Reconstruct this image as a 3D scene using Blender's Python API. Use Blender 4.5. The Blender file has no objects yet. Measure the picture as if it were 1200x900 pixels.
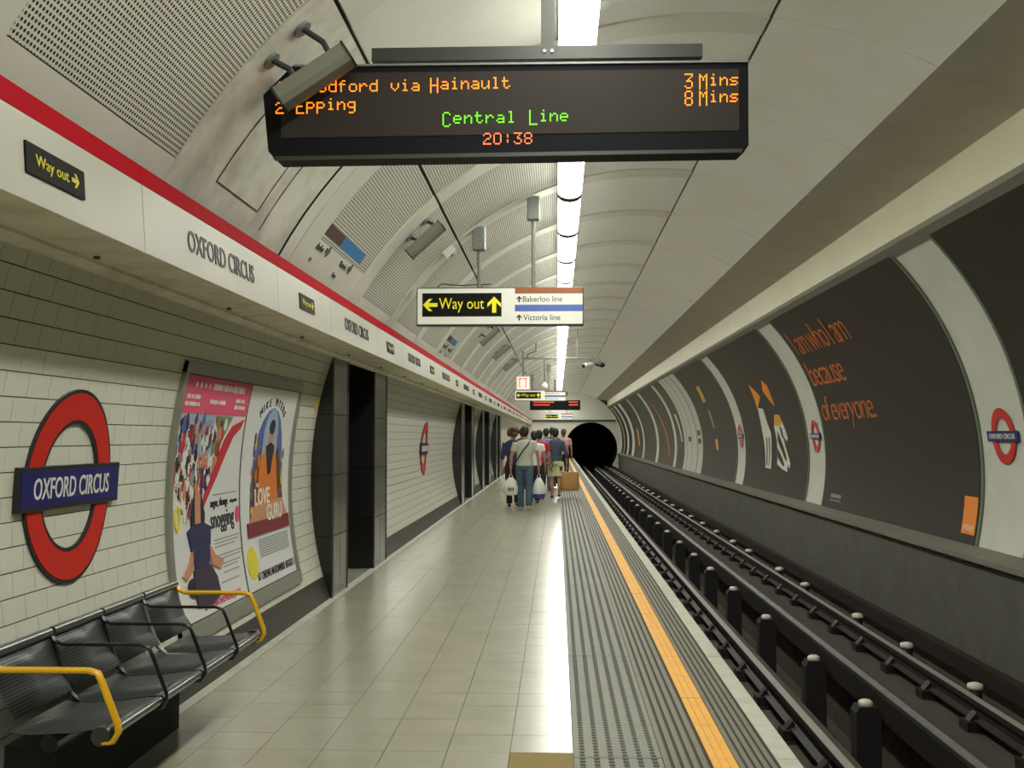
import bpy, bmesh, math, random
from mathutils import Vector, Matrix
random.seed(7)
S = bpy.context.scene
COL = S.collection
PI = math.pi
# ------------------------------------------------------------------ camera
CAMP = Vector((0, 0, 1.5)); FPX = 1300.0; VPX, VPY = 653.0, 511.0
_pit = math.atan((VPY - 450) / FPX); _yaw = math.atan((VPX - 600) / FPX * math.cos(_pit))
FW = Vector((-math.sin(_yaw) * math.cos(_pit), math.cos(_yaw) * math.cos(_pit), math.sin(_pit)))
RT = Vector((math.cos(_yaw), math.sin(_yaw), 0)); UP = RT.cross(FW)
cd = bpy.data.cameras.new('camera'); cd.sensor_width = 36; cd.lens = FPX / 1200 * 36; cd.clip_end = 400
cam = bpy.data.objects.new('camera', cd); COL.objects.link(cam)
M = Matrix((RT, UP, -FW)).transposed().to_4x4(); M.translation = CAMP; cam.matrix_world = M
S.camera = cam
# ------------------------------------------------------------------ world, exposure
w = bpy.data.worlds.new('world'); S.world = w; w.use_nodes = True
w.node_tree.nodes['Background'].inputs[0].default_value = (.8, .9, .75, 1)
w.node_tree.nodes['Background'].inputs[1].default_value = .02
S.view_settings.view_transform = 'Standard'; S.view_settings.look = 'None'
S.view_settings.exposure = 0.0; S.view_settings.gamma = 1.0; S.view_settings.use_curve_mapping = False
LAMP_E = 30.0
LAMP_C = (1.0, .995, .91)
S.cycles.diffuse_bounces = 8

def at(px, py, Y=None, X=None, Z=None):
    """pixel -> world point on the plane Y=, X= or Z="""
    d = FW * FPX + RT * (px - 600) + UP * (450 - py)
    if Y is not None: t = (Y - CAMP.y) / d.y
    elif X is not None: t = (X - CAMP.x) / d.x
    else: t = (Z - CAMP.z) / d.z
    return CAMP + d * t

# ------------------------------------------------------------------ materials
def lin(c):
    c = c / 255
    return c / 12.92 if c <= .04045 else ((c + .055) / 1.055) ** 2.4
def rgb(r, g, b): return (lin(r), lin(g), lin(b), 1)
MATS = {}
def mat(name, col, rough=.6, metal=0, emit=None, estr=1, noise=0, nscale=3, spec=.5, bump=0, bscale=40, alpha=None, dark=(.3, .28, .22, 1), stretch=None, coat=0):
    if name in MATS: return MATS[name]
    m = bpy.data.materials.new(name); m.use_nodes = True; nt = m.node_tree
    b = nt.nodes['Principled BSDF']
    b.inputs['Base Color'].default_value = col; b.inputs['Roughness'].default_value = rough
    b.inputs['Metallic'].default_value = metal; b.inputs['Specular IOR Level'].default_value = spec
    b.inputs['Coat Weight'].default_value = coat
    if emit:
        b.inputs['Emission Color'].default_value = emit; b.inputs['Emission Strength'].default_value = estr
    if noise or bump:
        g = nt.nodes.new('ShaderNodeNewGeometry')
        vec = g.outputs['Position']
        if stretch:
            mp = nt.nodes.new('ShaderNodeMapping'); mp.inputs['Scale'].default_value = stretch
            nt.links.new(vec, mp.inputs['Vector']); vec = mp.outputs[0]
    if noise:
        n = nt.nodes.new('ShaderNodeTexNoise'); n.inputs['Scale'].default_value = nscale; n.inputs['Detail'].default_value = 6
        n.inputs['Roughness'].default_value = .65
        nt.links.new(vec, n.inputs['Vector'])
        r = nt.nodes.new('ShaderNodeMapRange'); r.inputs[1].default_value = .42; r.inputs[2].default_value = .72
        r.inputs[3].default_value = 0; r.inputs[4].default_value = noise
        nt.links.new(n.outputs[0], r.inputs[0])
        x = nt.nodes.new('ShaderNodeMix'); x.data_type = 'RGBA'
        x.inputs[6].default_value = col; x.inputs[7].default_value = tuple(col[i] * dark[i] for i in range(3)) + (1,)
        nt.links.new(r.outputs[0], x.inputs[0]); nt.links.new(x.outputs[2], b.inputs['Base Color'])
    if bump:
        n2 = nt.nodes.new('ShaderNodeTexNoise'); n2.inputs['Scale'].default_value = bscale; n2.inputs['Detail'].default_value = 4
        nt.links.new(vec, n2.inputs['Vector'])
        bp = nt.nodes.new('ShaderNodeBump'); bp.inputs['Strength'].default_value = bump; bp.inputs['Distance'].default_value = .01
        nt.links.new(n2.outputs[0], bp.inputs['Height']); nt.links.new(bp.outputs[0], b.inputs['Normal'])
    MATS[name] = m
    return m

def perf(name, col, hole, pitch, rad, rough=.6, metal=0, through=False):
    """sheet with round punched holes, UV in metres"""
    if name in MATS: return MATS[name]
    m = mat(name, col, rough, metal); nt = m.node_tree; b = nt.nodes['Principled BSDF']
    uv = nt.nodes.new('ShaderNodeUVMap')
    sc = nt.nodes.new('ShaderNodeVectorMath'); sc.operation = 'SCALE'; sc.inputs[3].default_value = 1 / pitch
    fr = nt.nodes.new('ShaderNodeVectorMath'); fr.operation = 'FRACTION'
    sb = nt.nodes.new('ShaderNodeVectorMath'); sb.operation = 'SUBTRACT'; sb.inputs[1].default_value = (.5, .5, 0)
    ln = nt.nodes.new('ShaderNodeVectorMath'); ln.operation = 'LENGTH'
    lt = nt.nodes.new('ShaderNodeMath'); lt.operation = 'LESS_THAN'; lt.inputs[1].default_value = rad / pitch
    L = nt.links.new
    L(uv.outputs[0], sc.inputs[0]); L(sc.outputs[0], fr.inputs[0]); L(fr.outputs[0], sb.inputs[0]); L(sb.outputs[0], ln.inputs[0])
    L(ln.outputs['Value'], lt.inputs[0])
    if through:
        inv = nt.nodes.new('ShaderNodeMath'); inv.operation = 'SUBTRACT'; inv.inputs[0].default_value = 1
        L(lt.outputs[0], inv.inputs[1]); L(inv.outputs[0], b.inputs['Alpha'])
    else:
        x = nt.nodes.new('ShaderNodeMix'); x.data_type = 'RGBA'; x.inputs[6].default_value = col; x.inputs[7].default_value = hole
        L(lt.outputs[0], x.inputs[0]); L(x.outputs[2], b.inputs['Base Color'])
    return m

CREAM = mat('cream_paint', rgb(224, 223, 209), .5, noise=.25, nscale=1.5, dark=(.7, .68, .6, 1))
CREAM_DIRT = mat('dirty_cream_paint', rgb(226, 225, 210), .6, noise=.6, nscale=2.6, dark=(.35, .33, .27, 1))
RIBM = mat('rib_paint', rgb(220, 220, 206), .5, noise=.2, nscale=2, dark=(.7, .7, .6, 1))
SMOOTH = mat('ceiling_paint', rgb(236, 236, 226), .45, noise=.25, nscale=1.2, dark=(.75, .74, .66, 1))
SHELL = mat('lining_dark', rgb(62, 62, 52), .8)
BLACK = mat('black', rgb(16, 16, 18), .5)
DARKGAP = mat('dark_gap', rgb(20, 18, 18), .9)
FRIEZE = mat('frieze_enamel', rgb(184, 183, 168), .45, noise=.18, nscale=2, dark=(.7, .68, .55, 1))
SOFFIT = mat('soffit_paint', rgb(216, 212, 188), .6, noise=.6, nscale=5, dark=(.55, .52, .42, 1))
RED = mat('red_enamel', rgb(168, 12, 28), .8, spec=.1)
PERF = perf('perforated_panel', rgb(218, 218, 202), rgb(34, 34, 30), .0245, .0078)
WHITE_TILE = mat('white_tile', rgb(220, 220, 204), .18, noise=.12, nscale=4, dark=(.75, .73, .66, 1))
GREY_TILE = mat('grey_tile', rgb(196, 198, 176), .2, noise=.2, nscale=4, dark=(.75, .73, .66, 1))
GROUT = mat('grout', rgb(50, 48, 38), .9)
DARKTILE = mat('dark_tile', rgb(58, 58, 50), .22, noise=.3, nscale=3, dark=(.6, .6, .6, 1))
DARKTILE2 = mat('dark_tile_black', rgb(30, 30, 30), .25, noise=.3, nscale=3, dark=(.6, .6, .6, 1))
PLINTH = mat('skirting_dark', rgb(56, 55, 48), .35, noise=.3, nscale=5)
FLOORM = mat('floor_tile', rgb(158, 157, 137), .24, noise=.4, nscale=2.2, dark=(.72, .7, .62, 1), bump=.03, bscale=9)
FLOORD = mat('floor_tile_tan', rgb(140, 124, 76), .75, spec=.2)
FGROUT = mat('floor_joint', rgb(88, 84, 66), .8)
TACT = mat('tactile_grey', rgb(128, 130, 118), .6, noise=.4, nscale=9, dark=(.7, .68, .62, 1))
TACTD = mat('blister_dark', rgb(78, 78, 70), .6)
RIBG = mat('ribbed_grey', rgb(116, 114, 98), .55, noise=.4, nscale=8, dark=(.65, .62, .55, 1))
GROOVE = mat('groove_dark', rgb(64, 62, 52), .8)
YELLOW = mat('yellow_line', rgb(240, 180, 72), .5, noise=.35, nscale=7, dark=(.75, .65, .55, 1))
EDGE = mat('white_edge', rgb(190, 190, 174), .6, noise=.5, nscale=6, dark=(.6, .6, .55, 1))
CONC = mat('grimy_concrete', rgb(92, 91, 82), .85, noise=.6, nscale=3, dark=(.6, .58, .52, 1), bump=.3, bscale=30)
LEDGE = mat('ledge_concrete', rgb(120, 120, 108), .7, noise=.4, nscale=4, dark=(.7, .7, .65, 1))
BED = mat('track_bed', rgb(72, 64, 54), .9, noise=.7, nscale=6, dark=(.45, .42, .4, 1), bump=.6, bscale=25)
PITM = mat('pit_concrete', rgb(84, 78, 62), .85, noise=.7, nscale=2, dark=(.5, .45, .4, 1))
IRON = mat('rusty_iron', rgb(40, 34, 30), .6, .3, noise=.4, nscale=12)
RAILTOP = mat('rail_steel', rgb(196, 194, 188), .42, .7)
CONDRAIL = mat('conductor_rail_steel', rgb(92, 92, 88), .45, .6, noise=.4, nscale=8)
POSTM = mat('post_grimy', rgb(34, 31, 32), .75, noise=.4, nscale=8)
PORC = mat('porcelain', rgb(226, 222, 205), .3)
POSTER_DARK = mat('poster_brown', rgb(42, 36, 30), .42, spec=.3, noise=.3, nscale=1.5, dark=(.7, .7, .75, 1))
POSTER_DARK2 = mat('poster_brown_b', rgb(54, 48, 40), .42, spec=.3, noise=.3, nscale=1.5)
STRIP = mat('strip_white', rgb(210, 212, 202), .4, noise=.4, nscale=2.5, dark=(.75, .74, .7, 1))
STRIPEDGE = mat('strip_edge_green', rgb(96, 112, 92), .5)
ORANGE = mat('orange_ink', rgb(246, 142, 36), .5)
ORANGE_T = mat('orange_letter_ink', rgb(205, 104, 30), .5)
YEL_INK = mat('yellow_ink', rgb(226, 168, 34), .5)
WHITE = mat('white_ink', rgb(225, 225, 212), .45)
GREY_INK = mat('grey_ink', rgb(150, 152, 146), .5)
GREENW = mat('pale_green_ink', rgb(150, 168, 150), .5)
NAVY = mat('navy_enamel', rgb(26, 28, 104), .3)
RRED = mat('roundel_red', rgb(206, 34, 24), .3)
DKEDGE = mat('roundel_edge', rgb(34, 30, 30), .4)
LETTER = mat('black_letter', rgb(28, 28, 34), .5)
SIGNBLK = mat('sign_black', rgb(16, 18, 12), .6, spec=.2)
SIGNYEL = mat('sign_yellow', rgb(235, 225, 40), .4, emit=rgb(235, 225, 40), estr=.3)
SIGNYEL_P = mat('sign_yellow_print', rgb(215, 200, 40), .4)
SIGNWHITE = mat('sign_white', rgb(225, 226, 212), .4, emit=rgb(225, 226, 205), estr=.25)
BROWN = mat('sign_brown', rgb(160, 92, 48), .4)
BROWN2 = mat('plate_brown', rgb(92, 66, 56), .5)
BLUE = mat('sign_blue', rgb(84, 112, 190), .4)
LBLUE = mat('plate_blue', rgb(56, 128, 190), .5)
GUN = mat('sign_metal', rgb(66, 68, 64), .4, .5)
GREYP = mat('grey_metal_paint', rgb(128, 134, 126), .4, .3)
SPK = mat('speaker_grey', rgb(136, 136, 122), .4, .3)
BOARD = mat('board_case', rgb(17, 17, 22), .6, spec=.15)
SCREEN = mat('board_screen', rgb(52, 47, 42), .6, spec=.2)
LEDO = mat('led_orange', rgb(255, 120, 20), .5, emit=rgb(255, 132, 28), estr=2.6)
LEDR = mat('led_red', rgb(255, 110, 60), .5, emit=rgb(255, 118, 70), estr=2.2)
LEDG = mat('led_green', rgb(90, 220, 20), .5, emit=rgb(110, 232, 24), estr=1.9)
DIFF = mat('lamp_diffuser', (1, 1, 1, 1), .4, emit=LAMP_C + (1,), estr=LAMP_E)
BENCHP = perf('bench_perforated_steel', rgb(78, 84, 84), rgb(16, 16, 16), .0135, .004, .4, .5)
BENCHS = mat('bench_steel', rgb(120, 126, 124), .28, .85)
BENCHK = mat('bench_black', rgb(20, 21, 24), .3)
BENCHG = mat('bench_grey_bracket', rgb(140, 144, 138), .4, .5)
BYEL = mat('bench_yellow', rgb(222, 172, 24), .3)

# ------------------------------------------------------------------ object helpers
def tag(o, label=None, cat=None, group=None, kind=None):
    if label: o['label'] = label
    if cat: o['category'] = cat
    if group: o['group'] = group
    if kind: o['kind'] = kind
    return o
def link(name, me, parent=None):
    o = bpy.data.objects.new(name, me); COL.objects.link(o)
    if parent: o.parent = parent; o.matrix_parent_inverse = parent_inv(parent)
    return o
def parent_inv(p):
    return (Matrix.Translation(p.location) @ p.rotation_euler.to_matrix().to_4x4()).inverted() if p.parent is None else parent_chain(p).inverted()
def parent_chain(p):
    m = p.matrix_basis if p.parent is None else parent_chain(p.parent) @ p.matrix_parent_inverse @ p.matrix_basis
    return m
def empty(name, loc=(0, 0, 0)):
    o = bpy.data.objects.new(name, None); COL.objects.link(o); o.location = loc; o.empty_display_size = .1
    return o

class MB:
    def __init__(s): s.v = []; s.f = []; s.m = []; s.uv = []; s.mats = []
    def mi(s, m):
        if m not in s.mats: s.mats.append(m)
        return s.mats.index(m)
    def add(s, vs, fs, m, uvs=None):
        b = len(s.v); s.v += [tuple(v) for v in vs]; k = s.mi(m)
        for i, f in enumerate(fs):
            s.f.append([b + j for j in f]); s.m.append(k)
            s.uv.append([uvs[j] for j in f] if uvs else [(0, 0)] * len(f))
        return s
    def box(s, x0, x1, y0, y1, z0, z1, m):
        vs = [(x, y, z) for x in (x0, x1) for y in (y0, y1) for z in (z0, z1)]
        return s.add(vs, [(0, 1, 3, 2), (4, 6, 7, 5), (0, 4, 5, 1), (2, 3, 7, 6), (0, 2, 6, 4), (1, 5, 7, 3)], m)
    def tube(s, pts, r, m, n=8, squash=None):
        pts = [Vector(p) for p in pts]; rings = []; vs = []
        rr = r if isinstance(r, (list, tuple)) else [r] * len(pts)
        ref = None
        for i, p in enumerate(pts):
            d = (pts[min(i + 1, len(pts) - 1)] - pts[max(i - 1, 0)]).normalized()
            if ref is None:
                ref = Vector((0, 0, 1)) if abs(d.z) < .9 else Vector((1, 0, 0))
            a = d.cross(ref).normalized(); b = a.cross(d).normalized(); ref = b
            for k in range(n):
                t = 2 * PI * (k + .5) / n
                q = squash or (1, 1)
                vs.append(p + a * math.cos(t) * rr[i] * q[0] + b * math.sin(t) * rr[i] * q[1])
        fs = []
        for i in range(len(pts) - 1):
            for k in range(n):
                fs.append((i * n + k, i * n + (k + 1) % n, (i + 1) * n + (k + 1) % n, (i + 1) * n + k))
        fs.append(tuple(reversed(range(n)))); fs.append(tuple(range((len(pts) - 1) * n, len(pts) * n)))
        return s.add(vs, fs, m)
    def prism(s, poly, y0, y1, m, axis='y'):
        """poly: list of (x,z) extruded along y"""
        n = len(poly)
        if axis == 'y': vs = [(a, y0, b) for a, b in poly] + [(a, y1, b) for a, b in poly]
        elif axis == 'x': vs = [(y0, a, b) for a, b in poly] + [(y1, a, b) for a, b in poly]
        else: vs = [(a, b, y0) for a, b in poly] + [(a, b, y1) for a, b in poly]
        fs = [(i, (i + 1) % n, n + (i + 1) % n, n + i) for i in range(n)]
        fs += [tuple(reversed(range(n))), tuple(range(n, 2 * n))]
        return s.add(vs, fs, m)
    def mesh(s, name, smooth=False):
        me = bpy.data.meshes.new(name); me.from_pydata(s.v, [], s.f)
        for m in s.mats: me.materials.append(m)
        me.polygons.foreach_set('material_index', s.m)
        if smooth: me.polygons.foreach_set('use_smooth', [True] * len(s.f))
        u = me.uv_layers.new(name='UVMap'); fl = []
        for f in s.uv:
            for a in f: fl += a
        u.data.foreach_set('uv', fl)
        bm = bmesh.new(); bm.from_mesh(me); bmesh.ops.recalc_face_normals(bm, faces=bm.faces); bm.to_mesh(me); bm.free()
        return me
    def obj(s, name, parent=None, smooth=False, bevel=0):
        o = link(name, s.mesh(name, smooth), parent)
        if bevel:
            md = o.modifiers.new('bevel', 'BEVEL'); md.width = bevel; md.segments = 2; md.limit_method = 'ANGLE'
        if smooth and not bevel: autosmooth(o)
        return o
def sharp(me):
    class _o: data = me
    autosmooth(_o)
def autosmooth(o):
    try:
        me = o.data
        bm = bmesh.new(); bm.from_mesh(me)
        for e in bm.edges:
            if len(e.link_faces) == 2 and e.calc_face_angle(0) > .7: e.smooth = False
        bm.to_mesh(me); bm.free()
    except Exception: pass

def shape2d(loops, m=None, text=None, size=1, res=3, extrude=0, off=0, space=1):
    """flat filled shape(s) (even-odd) or a text -> (verts2d, faces)"""
    if text is not None:
        c = bpy.data.curves.new('t', 'FONT'); c.body = text; c.size = size; c.offset = off; c.space_character = space; c.resolution_u = res
        c.align_x = 'CENTER'; c.align_y = 'CENTER'
    else:
        c = bpy.data.curves.new('c', 'CURVE'); c.dimensions = '2D'; c.fill_mode = 'BOTH'
        for lp in loops:
            sp = c.splines.new('POLY'); sp.points.add(len(lp) - 1); sp.use_cyclic_u = True
            for i, p in enumerate(lp): sp.points[i].co = (p[0], p[1], 0, 1)
    o = bpy.data.objects.new('tmp', c)
    me = bpy.data.meshes.new_from_object(o)
    vs = [(v.co.x, v.co.y) for v in me.vertices]; fs = [tuple(p.vertices) for p in me.polygons]
    bpy.data.objects.remove(o); bpy.data.curves.remove(c); bpy.data.meshes.remove(me)
    return vs, fs
TC = {}
def text2d(t, h, w=None, x=0, y=0, off=0, space=1):
    """text scaled to cap-box height h and width w, centred at x,y"""
    key = (t, off, space)
    if key not in TC: TC[key] = shape2d(None, text=t, off=off, space=space)
    vs, fs = TC[key]
    x0 = min(v[0] for v in vs); x1 = max(v[0] for v in vs); y0 = min(v[1] for v in vs); y1 = max(v[1] for v in vs)
    sy = h / (y1 - y0); sx = (w / (x1 - x0)) if w else sy
    return [((v[0] - (x0 + x1) / 2) * sx + x, (v[1] - (y0 + y1) / 2) * sy + y) for v in vs], fs
def circ(cx, cy, rx, ry=None, n=40, a0=0):
    ry = ry or rx
    return [(cx + rx * math.cos(a0 + 2 * PI * i / n), cy + ry * math.sin(a0 + 2 * PI * i / n)) for i in range(n)]
def rect(x0, x1, y0, y1): return [(x0, y0), (x1, y0), (x1, y1), (x0, y1)]
def grid2d(x0, x1, y0, y1, nx=1, ny=8):
    vs = [(x0 + (x1 - x0) * i / nx, y0 + (y1 - y0) * j / ny) for j in range(ny + 1) for i in range(nx + 1)]
    fs = [(j * (nx + 1) + i, j * (nx + 1) + i + 1, (j + 1) * (nx + 1) + i + 1, (j + 1) * (nx + 1) + i) for j in range(ny) for i in range(nx)]
    return vs, fs
def slice2d(shp, step=.06):
    vs, fs = shp; t0 = min(v[1] for v in vs); t1 = max(v[1] for v in vs)
    if t1 - t0 < max(.2, step * 1.5): return shp
    bm = bmesh.new(); bv = [bm.verts.new((a, b, 0)) for a, b in vs]
    for f in fs:
        try: bm.faces.new([bv[i] for i in f])
        except ValueError: pass
    t = math.ceil(t0 / step) * step
    while t < t1 - 1e-4:
        if t > t0 + 1e-4: bmesh.ops.bisect_plane(bm, geom=bm.verts[:] + bm.edges[:] + bm.faces[:], plane_co=(0, t, 0), plane_no=(0, 1, 0), dist=1e-5)
        t += step
    bm.verts.index_update()
    out = ([(v.co.x, v.co.y) for v in bm.verts], [tuple(v.index for v in f.verts) for f in bm.faces]); bm.free()
    return out
def slab(mb, shp, mapf, d0, d1, m):
    """shape (verts2d, faces) -> thin solid between offsets d0 (back) and d1 (front) through mapf(s,t,d)"""
    vs, fs = shp; n = len(vs)
    V = [mapf(a, b, d1) for a, b in vs] + [mapf(a, b, d0) for a, b in vs]
    F = [tuple(f) for f in fs] + [tuple(n + i for i in reversed(f)) for f in fs]
    cnt = {}
    for f in fs:
        for i in range(len(f)):
            e = (f[i], f[(i + 1) % len(f)]); cnt[e] = cnt.get(e, 0) + 1
    for (a, b) in cnt:
        if (b, a) not in cnt: F.append((b, a, n + a, n + b))
    mb.add(V, F, m)

# ------------------------------------------------------------------ tunnel section
CX, CZ, R = 1.05, 1.1, 3.35
def on(th, d=0):
    a = math.radians(th); return (CX + (R - d) * math.cos(a), CZ + (R - d) * math.sin(a))
def th_left(z, d=0): return 180 - math.degrees(math.asin((z - CZ) / (R - d)))
def th_right(z, d=0): return math.degrees(math.asin((z - CZ) / (R - d)))
def patch(mb, y0, y1, t0, t1, d, thick, m, step=3.0, ysub=1):
    n = max(1, int(abs(t1 - t0) / step + .5)); vs = []; uv = []
    for yi in range(ysub + 1):
        y = y0 + (y1 - y0) * yi / ysub
        for dd in (d, d - thick):
            for i in range(n + 1):
                t = t0 + (t1 - t0) * i / n
                x, z = on(t, dd); vs.append((x, y, z)); uv.append((math.radians(t) * R, y))
    W = n + 1; fs = []
    for yi in range(ysub):
        o = yi * 2 * W; p = o + 2 * W
        for i in range(n):
            fs.append((o + i, o + i + 1, p + i + 1, p + i)); fs.append((o + W + i, p + W + i, p + W + i + 1, o + W + i + 1))
        fs.append((o, p, p + W, o + W)); fs.append((o + n, o + W + n, p + W + n, p + n))
    for o, rev in ((0, 0), (ysub * 2 * W, 1)):
        for i in range(n): fs.append((o + i, o + W + i, o + W + i + 1, o + i + 1))
    mb.add(vs, fs, m, uv); return mb
def mapL(y0, z0):   # left wall: s -> +Y, t -> up along the arc
    th0 = th_left(z0)
    def f(s, t, d):
        x, z = on(th0 - math.degrees(t / R), d); return (x, y0 + s, z)
    return f
def mapR(y0, z0):   # right wall: s -> -Y
    th0 = th_right(z0)
    def f(s, t, d):
        x, z = on(th0 + math.degrees(t / R), d); return (x, y0 - s, z)
    return f

YB, YE = -6.0, 76.0
TH_D = th_right(3.41); TH_A = th_right(4.05); TH_LEDGE = th_right(.34)
TH_JR = 82.3; TH_JL = 129.9; TH_F = 151.4; TH_SOF = th_left(2.27); TH_FLOOR = th_left(0)

# ================================================================== SETTING
# ---- ceiling: shell + panels + ribs
ceil = MB(); patch(ceil, YB, YE, TH_A, TH_SOF, -.03, .1, SHELL)
ceiling = tag(ceil.obj('ceiling'), kind='structure')
ribs = [7.83 + 2.25 * k for k in range(-6, 31)]
meshes = {}
def ceil_part(name, key, y0, y1, t0, t1, d, thick, m):
    k = (key, round(y1 - y0, 3), t0, t1)
    if k not in meshes:
        meshes[k] = patch(MB(), 0, y1 - y0, t0, t1, d, thick, m).mesh(name, True)
        sharp(meshes[k])
    o = link(name, meshes[k], ceiling); o.location = (0, y0, 0); return o
for k, yr in enumerate(ribs):
    a, b = yr + .2, yr + 2.25 - .2
    if b > YE: b = YE
    if yr > YE: break
    if abs(yr - 5.58) > .1: ceil_part('cover_strip', 'rl', yr - .2, yr + .2, TH_JL + .2, TH_F, .010, .04, RIBM)
    ceil_part('cover_strip', 'rc', yr - .17, yr + .17, TH_JR + .2, TH_JL - .2, .012, .04, RIBM)
    ceil_part('cover_strip', 'rr', yr - .15, yr + .15, TH_A, TH_JR - .2, .002, .03, SMOOTH)
    if b - a < .3: continue
    ceil_part('smooth_panel', 'sr', a - .045, b + .045, TH_A, TH_JR - .2, 0, .03, SMOOTH)
    ceil_part('smooth_panel', 'sc', a - .02, b + .02, TH_JR + .2, 108, 0, .03, SMOOTH)
    dirty = abs(yr - 5.58) < .1
    if dirty:
        ceil_part('plain_panel', 'dp', 5.2, 7.35, TH_JL + .2, TH_F, .004, .03, CREAM_DIRT)
        ceil_part('plain_panel', 'dq', 7.37, 7.62, TH_JL + .2, TH_F, .006, .03, CREAM)
        ceil_part('plain_panel', 'pc2', a, b, 108.2, TH_JL - .2, 0, .03, CREAM)
    else:
        a2 = a; b2 = b
        if abs(yr - 3.33) < .1: b2 = 5.18
        tl = 148.9 if yr < 5 else (146.3 if abs(yr - 7.83) < .1 else 149.2)
        ceil_part('perforated_panel', 'pl', a2, b2, TH_JL + .2, tl, 0, .03, PERF)
        ceil_part('plain_panel', 'pq', a2, b2, tl + .1, TH_F + .3, .002, .03, CREAM)
        ceil_part('perforated_panel', 'pc', a, b, 108.2, TH_JL - .2, 0, .03, PERF)
pj = MB()
patch(pj, 7.35, 7.362, TH_JL + .2, TH_F, .014, .012, DARKGAP)
for ya, yb, ta, tb_ in ((5.75, 5.757, 140.5, 148.5), (6.55, 6.557, 140.5, 148.5), (5.75, 6.55, 140.4, 140.5), (5.75, 6.55, 148.4, 148.5), (6.75, 6.757, 133, 150)):
    patch(pj, ya, yb, ta, tb_, .008, .006, GROUT)
tag(pj.obj('panel_joint', ceiling), kind='stuff')
# ---- recessed duct band along the right of the ceiling
A = on(TH_A); Cc = (3.42, 3.48); Bc = (3.42, 3.90); D = on(TH_D)
TAUPE = mat('duct_taupe', rgb(186, 183, 166), .6, noise=.2, nscale=2)
BEAM = mat('duct_cream', rgb(206, 202, 172), .45, noise=.25, nscale=.9, dark=(.8, .74, .58, 1))
t1 = MB(); t1.prism([A, (A[0] + .02, A[1] + .12), (Bc[0] + .1, Bc[1] + .1), Bc], YB, YE, TAUPE)
tag(t1.obj('trim_1'), kind='structure')
t2 = MB(); t2.prism([(Bc[0], Bc[1] + .1), Bc, Cc, D, (D[0] + .14, D[1]), (D[0] + .14, Bc[1] + .1)], YB, YE, BEAM)
tag(t2.obj('trim_2'), kind='structure')
t3 = MB(); t3.prism([(Cc[0] - .01, Cc[1] + .015), (Cc[0] + .0, Cc[1] - .035), (D[0] + .05, D[1] - .05), (D[0] + .08, D[1] + .0)], YB, YE, LEDGE)
tag(t3.obj('trim_3'), kind='structure')
# ---- right wall
rw = MB(); patch(rw, YB, YE, TH_LEDGE - 2, TH_D + 1, -.012, .12, STRIP)
wall_right = tag(rw.obj('wall_right', smooth=True), kind='structure')
XL = on(TH_LEDGE)[0]
lw = MB(); lw.prism([(XL + .08, .36), (XL - .02, .342), (4.10, .30), (4.10, .25), (4.16, .22), (4.16, -.9), (XL + .12, -.9)], YB, YE, CONC)
ledge_wall = tag(lw.obj('wall_track_side'), kind='structure')
lt = MB(); lt.prism([(XL + .06, .372), (XL - .03, .356), (4.08, .315), (4.08, .262), (4.10, .262), (4.12, .30), (XL, .34)], YB, YE, LEDGE)
tag(lt.obj('trim_4'), kind='structure')
# ---- frieze on the left
FRX = -1.73
frieze_root = MB(); frieze_root.prism([(-2.12, 2.30), (-1.76, 2.30), (-1.79, 2.62), (-2.0, 2.62)], YB, YE, SHELL)
fz = tag(frieze_root.obj('frieze'), kind='structure')
sof = MB(); sof.prism([(FRX, 2.27), (FRX - .02, 2.31), (-2.14, 2.31), (-2.14, 2.27)], YB, YE, SOFFIT)
sof.prism([(-2.02, 2.255), (-2.02, 2.275), (-2.11, 2.275), (-2.11, 2.235), (-2.06, 2.235)], YB, YE, SOFFIT)
sof.obj('soffit', fz)
for k in range(9):
    y = 2.7 + k * 1.9
    b = MB(); b.tube([(-1.95, y, 2.262), (-1.95, y, 2.250)], .014, GUN, 8); b.obj('fixing_bolt', fz)
def frz(z0):   # frieze face map: s -> +Y, t -> up ; face leans back a little
    def mk(y0):
        def f(s, t, d):
            z = z0 + t; x = FRX - (z - 2.27) * .07 + d
            return (x, y0 + s, z)
        return f
    return mk
joints = []
y = 4.57 - 3.87 * 3
while y < YE:
    joints += [y, y + 2.25]; y += 3.87
joints = [j for j in joints if YB < j < YE] + [YE]
for a, b in zip(joints[:-1], joints[1:]):
    p = MB(); p.prism([(FRX, 2.272), (FRX - .0203, 2.56), (FRX - .05, 2.56), (FRX - .03, 2.272)], a + .004, b - .004, FRIEZE); p.obj('panel', fz)
    p = MB(); p.prism([(FRX - .0195, 2.562), (FRX - .027, 2.642), (FRX - .05, 2.642), (FRX - .045, 2.562)], a + .002, b - .002, RED); p.obj('red_band', fz)
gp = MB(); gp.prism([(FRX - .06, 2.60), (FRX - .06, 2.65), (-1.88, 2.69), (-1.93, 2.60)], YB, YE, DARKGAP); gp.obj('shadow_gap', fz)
fm = frz(2.27)
for k in range(17):
    yc = 5.70 + 3.87 * k
    if yc > YE - 2: break
    t = MB(); slab(t, text2d('OXFORD CIRCUS', .105, 1.14, 0, .155, off=.008), fm(yc), 0, .004, LETTER); t.obj('station_name', fz)
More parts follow.
